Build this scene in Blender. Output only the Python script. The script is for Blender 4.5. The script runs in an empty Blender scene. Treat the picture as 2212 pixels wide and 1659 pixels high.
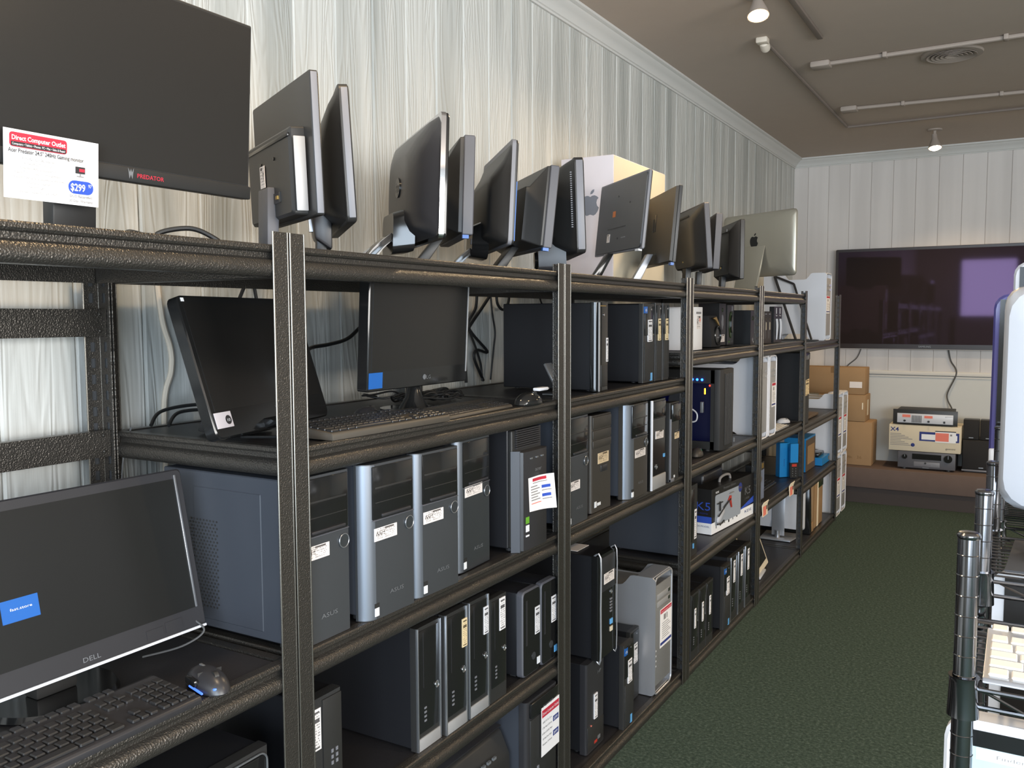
import bpy, bmesh, math, random
from mathutils import Matrix, Vector
random.seed(7)
R = math.radians
scene = bpy.context.scene
COL = scene.collection

# ------------------------------------------------------------------ camera
YAW, PITCH, ROLL = R(30.284), R(4.350), R(-0.193)
CAM = Vector((1.283, 0.0, 1.660))
_w = Vector((-math.sin(YAW)*math.cos(PITCH), math.cos(YAW)*math.cos(PITCH), -math.sin(PITCH)))
_r = Vector((math.cos(YAW), math.sin(YAW), 0)); _u = _r.cross(_w)
_r2 = math.cos(ROLL)*_r + math.sin(ROLL)*_u; _u2 = -math.sin(ROLL)*_r + math.cos(ROLL)*_u
cd = bpy.data.cameras.new('camera'); cam = bpy.data.objects.new('camera', cd); COL.objects.link(cam)
cd.sensor_width = 36.0; cd.lens = 36.0*1896.3/2212.0; cd.clip_start = 0.05
_m = Matrix((_r2, _u2, -_w)).transposed().to_4x4(); _m.translation = CAM
cam.matrix_world = _m
scene.camera = cam
# ------------------------------------------------------------------ world, lights, exposure
vs = scene.view_settings
vs.view_transform = 'Standard'; vs.look = 'None'; vs.gamma = 1.0; vs.use_curve_mapping = False
vs.exposure = 0.25
world = bpy.data.worlds.new('daylight_sky'); scene.world = world; world.use_nodes = True
_bg = world.node_tree.nodes['Background']; _bg.inputs[0].default_value = (0.62, 0.78, 1.0, 1); _bg.inputs[1].default_value = 1.2
def area(name, loc, size, power, col, target):
    l = bpy.data.lights.new(name, 'AREA'); l.shape = 'RECTANGLE'; l.size, l.size_y = size; l.energy = power; l.color = col
    o = bpy.data.objects.new(name, l); COL.objects.link(o); o.location = loc
    o.rotation_euler = (Vector(target)-Vector(loc)).to_track_quat('-Z', 'Y').to_euler()
    return o
DAY = (0.74, 0.87, 1.0)
for xa, xb, za in ((0.1, 1.15, 1.65), (1.35, 3.05, .45), (3.25, 4.95, .45)):
    area('window_daylight', ((xa+xb)/2, -2.52, (za+2.77)/2), (xb-xa-0.1, 2.77-za), 34*(xb-xa)*(2.77-za), DAY, ((xa+xb)/2, 4, 1.45))
area('window_daylight', (5.42, -.2, 1.95), (3.7, 1.5), 250, (1.0, .965, .91), (0, .6, 1.6))  # side light added to brighten the shelf fronts, source unseen

# ------------------------------------------------------------------ materials
def L(c):
    if isinstance(c, str):
        c = tuple(int(c[i:i+2], 16)/255 for i in (0, 2, 4))
    return tuple(x/12.92 if x <= .04045 else ((x+.055)/1.055)**2.4 for x in c) + (1,)
MATS = {}
def nn(nt, t, **kw):
    n = nt.nodes.new(t)
    for k, v in kw.items():
        if k in n.inputs: n.inputs[k].default_value = v
        else: setattr(n, k, v)
    return n
def mat(name, col, rough=.5, metal=0.0, spec=.5, emit=None, es=0, bump=None, var=.0, coat=0, tint=None, alpha=None):
    m = bpy.data.materials.new(name); m.use_nodes = True; nt = m.node_tree; b = nt.nodes['Principled BSDF']
    c = L(col); b.inputs['Base Color'].default_value = c
    b.inputs['Roughness'].default_value = rough; b.inputs['Metallic'].default_value = metal
    b.inputs['Specular IOR Level'].default_value = spec; b.inputs['Coat Weight'].default_value = coat
    b.inputs['Coat Roughness'].default_value = .08
    if tint: b.inputs['Specular Tint'].default_value = L(tint)
    if emit: b.inputs['Emission Color'].default_value = L(emit); b.inputs['Emission Strength'].default_value = es
    tc = nt.nodes.new('ShaderNodeTexCoord')
    if var:
        no = nn(nt, 'ShaderNodeTexNoise', Scale=9.0, Detail=4.0)
        nt.links.new(tc.outputs['Object'], no.inputs['Vector'])
        mx = nt.nodes.new('ShaderNodeMix'); mx.data_type = 'RGBA'
        mx.inputs[6].default_value = tuple(x*(1-var) for x in c[:3])+(1,); mx.inputs[7].default_value = tuple(min(1, x*(1+var)) for x in c[:3])+(1,)
        nt.links.new(no.outputs['Fac'], mx.inputs[0]); nt.links.new(mx.outputs[2], b.inputs['Base Color'])
    if bump:
        kind, sc, st = bump
        no = nn(nt, 'ShaderNodeTexVoronoi' if kind == 'v' else 'ShaderNodeTexNoise', Scale=float(sc))
        nt.links.new(tc.outputs['Object'], no.inputs['Vector'])
        bp = nn(nt, 'ShaderNodeBump', Strength=float(st), Distance=.0015)
        nt.links.new(no.outputs[0], bp.inputs['Height']); nt.links.new(bp.outputs[0], b.inputs['Normal'])
    MATS[name] = m
    return m
mat('black', '2d2c2b', .42, var=.05); mat('black_gloss', '1c1c1c', .12, spec=.55); mat('black_matte', '2b2a2a', .62, bump=('n', 900, .15))
mat('black_satin', '313032', .33); mat('black_fine', '2d2d2d', .5, bump=('v', 500, .4))
mat('dark_case', '1d1d20', .45); mat('navy_case', '3f4249', .45, spec=.45)
mat('screen', '1d1c1b', .20, spec=.55); mat('screen_matte', '1f1f1e', .33, spec=.3); mat('screen_wide', '2b2927', .22, spec=.5); mat('screen_blue', '47457c', .08, spec=.6)  # the blue screen's tone is a reflection put into the base colour
mat('gunmetal', '666a6e', .30, .8, var=.04); mat('gun_dark', '5a5c5f', .36, .6); mat('gun_brown', '4b4640', .45, .35)
mat('silver', 'b4b6ba', .3, .85); mat('gun_edge', '80868f', .40, .75); mat('silver_matte', 'a5a3a2', .5, .25); mat('chrome', 'cfcfd2', .08, 1.0); mat('black_chrome', '77777a', .14, 1.0)
mat('alu', 'bfc0c4', .36, .65, var=.03); mat('alu_white', 'e2e2e6', .45, .05, var=.02); mat('alu_perf', '8d8c8a', .5, .4, bump=('v', 420, .8))
mat('alu_warm', 'b9b3a4', .34, .55)
mat('white_plastic', 'cfd0d5', .3); mat('white_paper', 'f0ecea', .75, spec=.2); mat('cream_paper', 'eadcc2', .8, spec=.2)
mat('aio_white', 'a8aab0', .3); mat('grey_plastic', '75757a', .45); mat('mid_grey', '55555a', .5); mat('key', '2b2a2a', .4, spec=.6); mat('key_brown', '4a443c', .55)
mat('key_white', 'ece6dc', .45)
mat('board', '2b292a', .42, spec=.4, bump=('n', 160, .15), var=.06)
mat('cardboard', '9f8160', .85, spec=.1, var=.08); mat('cardboard_dark', '876a4a', .85, spec=.1, var=.1); mat('box_white', 'd9cfd0', .6, spec=.3, var=.02)
mat('box_beige', 'd6cab2', .8, spec=.2, var=.04)
mat('print_grey', '8a8684', .8); mat('print_dark', '2e2b2b', .8); mat('print_red', 'c0283c', .7); mat('print_blue', '2c4fb4', .7); mat('print_pink', 'e87f6c', .7)
mat('print_navy', '26357a', .7); mat('print_white', 'efeff0', .7); mat('sticker_blue', '2260ac', .35); mat('sticker_sky', '66aee6', .35); mat('sticker_green', '69a832', .4)
mat('sticker_orange', 'c4703a', .6); mat('roku_blue', '1c7fc0', .35); mat('box_black', '252424', .35); mat('logo_grey', '8d8f92', .4, .5)
mat('logo_apple', '7c7e86', .5); mat('logo_black', '1d1d1d', .3); mat('brown_wood', '5c4a38', .55, var=.15)
mat('led_blue', '0a1a60', .3, emit='1850ff', es=14); mat('led_red', '601010', .3, emit='ff3018', es=5); mat('led_amber', '604010', .3, emit='ff9a20', es=6); mat('led_green', '106040', .3, emit='20e890', es=1.2)
mat('led_soft', '203a80', .3, emit='4a78ff', es=1.6); mat('case_glow', '101226', .5, emit='1420a0', es=.03)
mat('cable', '1e1e1e', .45); mat('cable_white', 'cfc2b0', .5); mat('cord_grey', '4a4a4a', .5)
mat('ceiling_grey', 'b9aa9d', .85, spec=.2, bump=('n', 60, .2), var=.03); mat('conduit', 'a2958a', .75); mat('conduit_dark', '7c7067', .6); mat('lamp_white', 'd6cbbb', .5)
mat('bulb', 'fff2dd', .4, emit='ffdca8', es=45)
mat('crown', 'cfcdc8', .55, spec=.3); mat('wall_plain', 'c3c5c3', .7, spec=.2, var=.02)
mat('ledge', '6a5b54', .9, spec=.1, bump=('n', 220, .4), var=.08); mat('ledge_dark', '4a4442', .9, spec=.1, bump=('n', 220, .4))
mat('tv_screen', '2a2424', .04, spec=.35, tint='c7a0d8'); mat('tv_bezel', '2e2828', .3)
mat('glass_dark', '0c0c0e', .05, spec=.6); mat('speaker_cloth', '1f1d1d', .8, bump=('v', 800, .4)); mat('glass_green', '2a3a1a', .2); mat('gold', 'a8894a', .35, .6)
mat('window_frame', '3a3a3c', .4, .4); mat('mousepad', '3c3d40', .8); mat('sky_screen', '9fb2bb', .3, emit='a9bcc4', es=.42); mat('snow_screen', 'dfe4e6', .3, emit='e0e6ea', es=.5)
mat('red_toy', 'b5362a', .4); mat('sky_print', '9aa0a8', .6); mat('cloud_print', '6c7488', .6, var=.5); mat('hub', '2a2320', .5, bump=('n', 40, .4))

def hammertone():
    m = mat('hammertone', '57534e', .32, .75); nt = m.node_tree; b = nt.nodes['Principled BSDF']
    tc = nt.nodes.new('ShaderNodeTexCoord')
    vo = nn(nt, 'ShaderNodeTexVoronoi', Scale=300.0); vo.feature = 'SMOOTH_F1'
    no = nn(nt, 'ShaderNodeTexNoise', Scale=330.0, Detail=2.0)
    nt.links.new(tc.outputs['Object'], vo.inputs['Vector']); nt.links.new(tc.outputs['Object'], no.inputs['Vector'])
    ad = nt.nodes.new('ShaderNodeMath'); ad.operation = 'ADD'
    nt.links.new(vo.outputs['Distance'], ad.inputs[0]); nt.links.new(no.outputs['Fac'], ad.inputs[1])
    bp = nn(nt, 'ShaderNodeBump', Strength=.8, Distance=.0013); nt.links.new(ad.outputs[0], bp.inputs['Height']); nt.links.new(bp.outputs[0], b.inputs['Normal'])
hammertone()
mat('edge_paint', '7d7870', .27, .85)  # same paint as the posts, lightened to put in window highlight lines
def plank_mat(name, c1, c2, fine, deep):
    m = bpy.data.materials.new(name); m.use_nodes = True; nt = m.node_tree; b = nt.nodes['Principled BSDF']; k = nt.links.new
    b.inputs['Roughness'].default_value = .52; b.inputs['Specular IOR Level'].default_value = .35
    tc = nt.nodes.new('ShaderNodeTexCoord'); oi = nt.nodes.new('ShaderNodeObjectInfo')
    sc = nt.nodes.new('ShaderNodeVectorMath'); sc.operation = 'SCALE'; sc.inputs[3].default_value = 37.0
    cx = nt.nodes.new('ShaderNodeCombineXYZ'); k(oi.outputs['Random'], cx.inputs[2]); k(oi.outputs['Random'], cx.inputs[1]); k(cx.outputs[0], sc.inputs[0])
    ad = nt.nodes.new('ShaderNodeVectorMath'); ad.operation = 'ADD'; k(tc.outputs['Object'], ad.inputs[0]); k(sc.outputs[0], ad.inputs[1])
    mp = nt.nodes.new('ShaderNodeMapping'); mp.inputs['Scale'].default_value = (9, 9, .85); k(ad.outputs[0], mp.inputs[0])
    n1 = nn(nt, 'ShaderNodeTexNoise', Scale=1.0, Detail=2.5, Distortion=.6); k(mp.outputs[0], n1.inputs['Vector'])
    mu = nt.nodes.new('ShaderNodeMath'); mu.operation = 'MULTIPLY'; mu.inputs[1].default_value = fine; k(n1.outputs['Fac'], mu.inputs[0])
    sn = nt.nodes.new('ShaderNodeMath'); sn.operation = 'SINE'; k(mu.outputs[0], sn.inputs[0])
    sn2 = nt.nodes.new('ShaderNodeMath'); sn2.operation = 'MULTIPLY'; sn2.inputs[1].default_value = .5; k(sn.outputs[0], sn2.inputs[0])
    mp2 = nt.nodes.new('ShaderNodeMapping'); mp2.inputs['Scale'].default_value = (160, 160, 2.5); k(ad.outputs[0], mp2.inputs[0])
    n2 = nn(nt, 'ShaderNodeTexNoise', Scale=1.0, Detail=2.0); k(mp2.outputs[0], n2.inputs['Vector'])
    hs = nt.nodes.new('ShaderNodeMath'); hs.operation = 'MULTIPLY_ADD'; hs.inputs[1].default_value = .55; k(n2.outputs['Fac'], hs.inputs[0]); k(sn2.outputs[0], hs.inputs[2])
    bp = nn(nt, 'ShaderNodeBump', Strength=deep, Distance=.0022); k(hs.outputs[0], bp.inputs['Height']); k(bp.outputs[0], b.inputs['Normal'])
    mp3 = nt.nodes.new('ShaderNodeMapping'); mp3.inputs['Scale'].default_value = (7, 7, .5); k(ad.outputs[0], mp3.inputs[0])
    n3 = nn(nt, 'ShaderNodeTexNoise', Scale=1.0, Detail=3.0); k(mp3.outputs[0], n3.inputs['Vector'])
    rp = nt.nodes.new('ShaderNodeValToRGB'); rp.color_ramp.elements[0].position = .36; rp.color_ramp.elements[0].color = L(c1); rp.color_ramp.elements[1].position = .58; rp.color_ramp.elements[1].color = L(c2)
    k(n3.outputs['Fac'], rp.inputs[0]); k(rp.outputs[0], b.inputs['Base Color'])
    MATS[name] = m
plank_mat('plank_paint', 'a9aaa5', 'cbcac4', 85, .6); plank_mat('panel_paint', 'd0c9c3', 'd9d2cc', 40, .08)
def carpet():
    m = mat('carpet', '35443c', .95, spec=.1); nt = m.node_tree; b = nt.nodes['Principled BSDF']; k = nt.links.new
    tc = nt.nodes.new('ShaderNodeTexCoord')
    n1 = nn(nt, 'ShaderNodeTexNoise', Scale=75.0, Detail=4.0, Roughness=.75); n2 = nn(nt, 'ShaderNodeTexNoise', Scale=2.2, Detail=3.0)
    k(tc.outputs['Object'], n1.inputs['Vector']); k(tc.outputs['Object'], n2.inputs['Vector'])
    rp = nt.nodes.new('ShaderNodeValToRGB'); e = rp.color_ramp.elements
    e[0].position = .34; e[0].color = L('2f3b35'); e[1].position = .68; e[1].color = L('5b6860')
    e2 = e.new(.52); e2.color = L('414f47')
    k(n1.outputs['Fac'], rp.inputs[0])
    mx = nt.nodes.new('ShaderNodeMix'); mx.data_type = 'RGBA'; mx.blend_type = 'MULTIPLY'; mx.inputs[0].default_value = .35
    k(rp.outputs[0], mx.inputs[6]); k(n2.outputs['Color'], mx.inputs[7]); k(rp.outputs[0], b.inputs['Base Color'])
    bp = nn(nt, 'ShaderNodeBump', Strength=.6, Distance=.004); k(n1.outputs['Fac'], bp.inputs['Height']); k(bp.outputs[0], b.inputs['Normal'])
carpet()
def label_mat(name, paper, ink, horizontal):
    """small printed price label: lines of print laid over the sheet in its own coordinates"""
    m = mat(name, paper, .7, spec=.2); nt = m.node_tree; b = nt.nodes['Principled BSDF']; k = nt.links.new
    tc = nt.nodes.new('ShaderNodeTexCoord'); sp = nt.nodes.new('ShaderNodeSeparateXYZ'); k(tc.outputs['Generated'], sp.inputs[0])
    def M(op, a, bb=None):
        n = nt.nodes.new('ShaderNodeMath'); n.operation = op
        for i, v in enumerate((a, bb)):
            if v is None: continue
            if isinstance(v, (int, float)): n.inputs[i].default_value = v
            else: k(v, n.inputs[i])
        return n.outputs[0]
    z = sp.outputs[2]; y = sp.outputs[1]
    rows = 7 if horizontal else 15
    line = M('LESS_THAN', M('FRACT', M('MULTIPLY', z, rows)), .5)
    no = nn(nt, 'ShaderNodeTexNoise', Scale=1.0, Detail=0.0); mp = nt.nodes.new('ShaderNodeMapping')
    mp.inputs['Scale'].default_value = (1, 26 if horizontal else 9, rows); k(tc.outputs['Generated'], mp.inputs[0]); k(mp.outputs[0], no.inputs['Vector'])
    wd = M('GREATER_THAN', no.outputs['Fac'], .47)
    ins = M('MULTIPLY', M('LESS_THAN', M('ABSOLUTE', M('SUBTRACT', y, .5)), .40), M('LESS_THAN', M('ABSOLUTE', M('SUBTRACT', z, .5)), .44))
    body = M('MULTIPLY', M('MULTIPLY', line, wd), M('MULTIPLY', ins, .62))
    if horizontal:
        hd = M('MULTIPLY', M('MULTIPLY', M('LESS_THAN', M('ABSOLUTE', M('SUBTRACT', z, .55)), .16), M('LESS_THAN', M('ABSOLUTE', M('SUBTRACT', y, .28)), .2)), wd)
        hd = M('MAXIMUM', hd, M('MULTIPLY', M('LESS_THAN', M('ABSOLUTE', M('SUBTRACT', z, .88)), .07), M('LESS_THAN', M('ABSOLUTE', M('SUBTRACT', y, .66)), .2)))
    else:
        hd = M('MULTIPLY', M('MAXIMUM', M('LESS_THAN', M('ABSOLUTE', M('SUBTRACT', z, .72)), .05), M('MAXIMUM', M('LESS_THAN', M('ABSOLUTE', M('SUBTRACT', z, .91)), .022), M('LESS_THAN', M('ABSOLUTE', M('SUBTRACT', z, .06)), .018))), M('LESS_THAN', M('ABSOLUTE', M('SUBTRACT', y, .5)), .36))
    fac = M('MAXIMUM', body, M('MULTIPLY', hd, .9))
    mx = nt.nodes.new('ShaderNodeMix'); mx.data_type = 'RGBA'; mx.inputs[6].default_value = L(paper); mx.inputs[7].default_value = L(ink)
    k(fac, mx.inputs[0]); k(mx.outputs[2], b.inputs['Base Color'])
label_mat('label_h', 'ece2dc', '3a3230', True); label_mat('label_v', 'eeeaea', '2c2a2c', False); label_mat('label_cream', 'ead2a6', '3a3024', False); label_mat('label_hc', 'e6cda8', '4a3a2a', True)

# ------------------------------------------------------------------ geometry helpers
_txt = {}
def text_data(s, bold=0):
    if (s, bold) not in _txt:
        cu = bpy.data.curves.new('t', 'FONT'); cu.body = s; cu.size = 1; cu.resolution_u = 2; cu.offset = bold
        o = bpy.data.objects.new('t', cu); me = bpy.data.meshes.new_from_object(o)
        v = [(p.co.x, p.co.y) for p in me.vertices]; f = [tuple(p.vertices) for p in me.polygons]
        bpy.data.objects.remove(o); bpy.data.curves.remove(cu); bpy.data.meshes.remove(me)
        _txt[(s, bold)] = (v, f)
    return _txt[(s, bold)]
class G:
    def __init__(s, M=None): s.bm = bmesh.new(); s.M = M.copy() if M else Matrix()
    def add(s, vs, fs):
        vv = [s.bm.verts.new(s.M @ Vector(v)) for v in vs]
        for f in fs:
            try: s.bm.faces.new([vv[i] for i in f])
            except ValueError: pass
        return s
    def box(s, x0, x1, y0, y1, z0, z1, bev=0, seg=2):
        x0, x1 = min(x0, x1), max(x0, x1); y0, y1 = min(y0, y1), max(y0, y1); z0, z1 = min(z0, z1), max(z0, z1)
        vs = [(x, y, z) for x in (x0, x1) for y in (y0, y1) for z in (z0, z1)]
        fs = [(0, 1, 3, 2), (4, 6, 7, 5), (0, 4, 5, 1), (2, 3, 7, 6), (0, 2, 6, 4), (1, 5, 7, 3)]
        if bev <= 0: return s.add(vs, fs)
        t = bmesh.new(); tv = [t.verts.new(v) for v in vs]
        for f in fs: t.faces.new([tv[i] for i in f])
        bev = min(bev, .49*min(x1-x0, y1-y0, z1-z0))
        bmesh.ops.bevel(t, geom=t.edges[:], offset=bev, segments=seg, profile=.5, affect='EDGES')
        s._take(t); return s
    def _take(s, t):
        t.verts.index_update()
        s.add([v.co.copy() for v in t.verts], [[v.index for v in f.verts] for f in t.faces]); t.free()
    def prism(s, pts, ax, a, b, bev=0):
        n = len(pts)
        def P(p, t): return {'x': (t, p[0], p[1]), 'y': (p[0], t, p[1]), 'z': (p[0], p[1], t)}[ax]
        vs = [P(p, a) for p in pts] + [P(p, b) for p in pts]
        fs = [tuple(range(n)), tuple(range(2*n-1, n-1, -1))] + [(i, i+n, (i+1) % n+n, (i+1) % n) for i in range(n)]
        if bev:
            t = bmesh.new(); tv = [t.verts.new(v) for v in vs]
            for f in fs: t.faces.new([tv[i] for i in f])
            bmesh.ops.bevel(t, geom=t.edges[:], offset=bev, segments=2, profile=.5, affect='EDGES'); s._take(t); return s
        return s.add(vs, fs)
    def cyl(s, c, r, h, ax='z', n=20, r2=None):
        r2 = r if r2 is None else r2; vs = []; fs = []
        for t, rr in ((0, r), (h, r2)):
            for i in range(n):
                a = 2*math.pi*i/n; p, q = rr*math.cos(a), rr*math.sin(a)
                vs.append({'x': (c[0]+t, c[1]+p, c[2]+q), 'y': (c[0]+p, c[1]+t, c[2]+q), 'z': (c[0]+p, c[1]+q, c[2]+t)}[ax])
        fs = [tuple(range(n)), tuple(range(2*n-1, n-1, -1))] + [(i, i+n, (i+1) % n+n, (i+1) % n) for i in range(n)]
        return s.add(vs, fs)
    def lathe(s, c, prof, n=24, ax='z', annular=False):
        if annular: prof = list(prof)+[prof[0]]
        vs = []; m = len(prof)
        for i in range(n):
            a = 2*math.pi*i/n
            for r, h in prof:
                p, q = r*math.cos(a), r*math.sin(a)
                vs.append({'x': (c[0]+h, c[1]+p, c[2]+q), 'z': (c[0]+p, c[1]+q, c[2]+h), 'y': (c[0]+p, c[1]+h, c[2]+q)}[ax])
        fs = [(i*m+j, ((i+1) % n)*m+j, ((i+1) % n)*m+j+1, i*m+j+1) for i in range(n) for j in range(m-1)]
        if not annular: fs += [tuple(i*m for i in range(n)), tuple(i*m+m-1 for i in range(n-1, -1, -1))]
        return s.add(vs, fs)
    def ring(s, c, r, tr, ax='x', n=28, m=8):
        return s._sweep([(c[0], c[1]+r*math.cos(2*math.pi*i/n), c[2]+r*math.sin(2*math.pi*i/n)) if ax == 'x' else (c[0]+r*math.cos(2*math.pi*i/n), c[1]+r*math.sin(2*math.pi*i/n), c[2]) for i in range(n)], tr, m, True)
    def tube(s, pts, r, n=8, sub=6):
        if len(pts) > 2 and sub > 1:
            o = []; P = [Vector(p) for p in pts]
            for i in range(len(P)-1):
                a = P[max(i-1, 0)]; b = P[i]; c = P[i+1]; d = P[min(i+2, len(P)-1)]
                for k in range(sub):
                    t = k/sub; o.append(.5*((2*b)+(c-a)*t+(2*a-5*b+4*c-d)*t*t+(3*b-a-3*c+d)*t**3))
            o.append(P[-1]); pts = o
        return s._sweep(pts, r, n, False)
    def _sweep(s, pts, r, n, closed):
        P = [Vector(p) for p in pts]; m = len(P); vs = []; ref = None
        for i in range(m):
            t = (P[(i+1) % m]-P[i-1]) if closed or 0 < i < m-1 else (P[1]-P[0] if i == 0 else P[-1]-P[-2])
            if t.length < 1e-9: t = Vector((0, 0, 1))
            t.normalize()
            if ref is None: ref = t.orthogonal().normalized()
            ref = (ref-t*ref.dot(t))
            ref = ref.normalized() if ref.length > 1e-6 else t.orthogonal().normalized()
            bi = t.cross(ref)
            for k in range(n):
                a = 2*math.pi*k/n; vs.append(P[i]+(ref*math.cos(a)+bi*math.sin(a))*r)
        fs = []
        for i in range(m if closed else m-1):
            for k in range(n): fs.append((i*n+k, ((i+1) % m)*n+k, ((i+1) % m)*n+(k+1) % n, i*n+(k+1) % n))
        if not closed: fs += [tuple(range(n-1, -1, -1)), tuple((m-1)*n+k for k in range(n))]
        return s.add(vs, fs)
    def loft(s, secs, cs=4):
        """rounded rectangles (x, y centre, z centre, half width, half height, corner radius) joined in order of x"""
        vs = []; n = 4*(cs+1)
        for x, yc, zc, hw, hh, r in secs:
            r = min(r, hw*.99, hh*.99)
            for q, (sy, sz) in enumerate(((1, 1), (-1, 1), (-1, -1), (1, -1))):
                for j in range(cs+1):
                    a = math.pi/2*(q+j/cs); vs.append((x, yc+sy*(hw-r)+r*math.cos(a), zc+sz*(hh-r)+r*math.sin(a)))
        fs = []
        for i in range(len(secs)-1):
            for k in range(n): fs.append((i*n+k, i*n+(k+1) % n, (i+1)*n+(k+1) % n, (i+1)*n+k))
        fs += [tuple(range(n-1, -1, -1)), tuple((len(secs)-1)*n+k for k in range(n))]
        return s.add(vs, fs)
    def ball(s, c, rx, ry, rz, n=16, m=9, zmin=-1):
        vs = []; fs = []
        for i in range(m+1):
            a = -math.pi/2+math.pi*i/m
            for k in range(n):
                b = 2*math.pi*k/n; vs.append((c[0]+rx*math.cos(a)*math.cos(b), c[1]+ry*math.cos(a)*math.sin(b), c[2]+rz*max(zmin, math.sin(a))))
        for i in range(m):
            for k in range(n): fs.append((i*n+k, i*n+(k+1) % n, (i+1)*n+(k+1) % n, (i+1)*n+k))
        return s.add(vs, fs)
    def text(s, t, size, o, u=(0, 1, 0), v=(0, 0, 1), align=.5, width=None, bold=0):
        vs, fs = text_data(t, bold)
        if not vs: return s
        xs = [p[0] for p in vs]; x0, x1 = min(xs), max(xs); kx = size if width is None else width/(x1-x0)
        o, u, v = Vector(o), Vector(u), Vector(v)
        return s.add([o+u*((p[0]-x0-align*(x1-x0))*kx)+v*(p[1]*size) for p in vs], fs)
    def poly(s, pts, o, u=(0, 1, 0), v=(0, 0, 1)):
        o, u, v = Vector(o), Vector(u), Vector(v)
        return s.add([o+u*p[0]+v*p[1] for p in pts], [tuple(range(len(pts)))])
    def mesh(s, name):
        bmesh.ops.remove_doubles(s.bm, verts=s.bm.verts[:], dist=1e-6)
        bmesh.ops.recalc_face_normals(s.bm, faces=s.bm.faces[:])
        me = bpy.data.meshes.new(name); s.bm.to_mesh(me); s.bm.free()
        for p in me.polygons: p.use_smooth = True
        me.set_sharp_from_angle(angle=R(34))
        return me
    def build(s, name, m, parent=None, label=None):
        return link(name, s.mesh(name), m, parent, label)
def link(name, me, m, parent=None, label=None):
    if m and not me.materials: me.materials.append(MATS[m] if isinstance(m, str) else m)
    o = bpy.data.objects.new(name, me); COL.objects.link(o)
    if parent: o.parent = parent
    if label: o['label'] = label
    return o
def thing(name, label, cat, loc=(0, 0, 0), rz=0, group=None):
    o = bpy.data.objects.new(name, None); COL.objects.link(o); o.empty_display_size = .05
    o.location = loc; o.rotation_euler = (0, 0, R(rz)); return tag(o, label, cat, group)
def tag(o, label, cat, group=None):
    o['label'] = label; o['category'] = cat
    if group: o['group'] = group
    return o
def struct(o, label=None):
    o['kind'] = 'structure'
    if label: o['label'] = label
    return o
def copy_tree(o, parent=None):
    c = o.copy(); COL.objects.link(c); c.parent = parent
    for ch in o.children: copy_tree(ch, c)
    return c
def rrect(w, h, r, n=5):
    """rounded rectangle outline, centred"""
    o = []
    for q, (sx, sy) in enumerate(((1, 1), (-1, 1), (-1, -1), (1, -1))):
        for j in range(n+1):
            a = math.pi/2*(q+j/n); o.append((sx*(w/2-r)+r*math.cos(a), sy*(h/2-r)+r*math.sin(a)))
    return o
FRUIT = [(0, .36), (.10, .41), (.22, .42), (.33, .37), (.40, .30), (.33, .22), (.30, .10), (.33, -.03), (.42, -.12), (.36, -.27), (.26, -.40), (.16, -.45), (.06, -.42), (0, -.40), (-.06, -.42), (-.16, -.45), (-.26, -.40), (-.36, -.25), (-.42, -.06), (-.43, .12), (-.37, .28), (-.27, .39), (-.15, .42), (-.06, .40)]
LEAF = [(0.0, .47), (.03, .58), (.11, .66), (.20, .68), (.18, .57), (.10, .49)]

# ------------------------------------------------------------------ the setting
XW, YB, ZC = -.68, 8.74, 3.15
struct(G().box(-.85, 5.65, -2.75, 8.95, -.12, 0).build('floor', 'carpet'), 'dark green speckled low pile carpet')
struct(G().box(-.85, 5.65, -2.75, 8.95, ZC, ZC+.1).build('ceiling', 'ceiling_grey'), 'taupe painted ceiling')
wl = struct(G().box(-.85, XW-.02, -2.75, 8.95, 0, ZC).build('wall_left', 'wall_plain'), 'wall of pale grey wood grain vertical planks')
PW = .1885; base = 2.046-PW*25
pk = G().box(0, .02, .0006, PW-.0006, 0, ZC-.005, .0055, 1).mesh('plank'); i = 0
while base+i*PW < 8.72:
    o = link('plank', pk, 'plank_paint', wl); o.location = (XW-.02+random.uniform(-.0012, .0012), base+i*PW, .002); i += 1
wb = struct(G().box(-.85, 5.65, YB+.02, 8.95, 0, ZC).build('wall_back', 'wall_plain'), 'pale panelled back wall')
pk2 = G().box(.0006, .1869, -.02, 0, 0, ZC-1.15, .003, 1).mesh('panel_board'); x = -.175-.1875*3
while x < 5.5:
    o = link('panel_board', pk2, 'panel_paint', wb); o.location = (x, YB+.02, 1.145); x += .1875
struct(G().box(XW, 5.5, YB-.006, YB+.02, 0, 1.10).build('wall_back_dado', 'wall_plain'), 'plain painted lower part of the back wall')
struct(G().box(XW, 5.5, YB-.012, YB+.02, 1.10, 1.118, .003).box(XW, 5.5, YB-.02, YB+.02, 1.122, 1.158, .006).build('trim_3', 'crown'), 'narrow rail below the panel boards')
struct(G().box(5.5, 5.65, -2.75, -2.1, 0, ZC).box(5.5, 5.65, 1.7, 8.95, 0, ZC).box(5.5, 5.65, -2.1, 1.7, 0, 1.15).box(5.5, 5.65, -2.1, 1.7, 2.75, ZC).build('wall_right', 'wall_plain'))
struct(G().box(5.53, 5.6, -2.1, -2.04, 1.15, 2.75).box(5.53, 5.6, 1.64, 1.7, 1.15, 2.75).box(5.53, 5.6, -2.1, 1.7, 1.15, 1.21).box(5.53, 5.6, -2.1, 1.7, 2.69, 2.75).build('window_4', 'window_frame'), 'dark framed side window')  # window made up for the added side light
g = G().box(XW, 5.5, -2.75, -2.6, 0, .40).box(XW, 5.5, -2.75, -2.6, 2.80, ZC)
g.box(-.05, 1.2, -2.75, -2.6, .40, 1.62)
for a, b_ in ((XW, .05), (1.2, 1.3), (3.1, 3.2), (5.0, 5.5)): g.box(a, b_, -2.75, -2.6, .40, 2.80)
struct(g.build('wall_front', 'wall_plain'))
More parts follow.
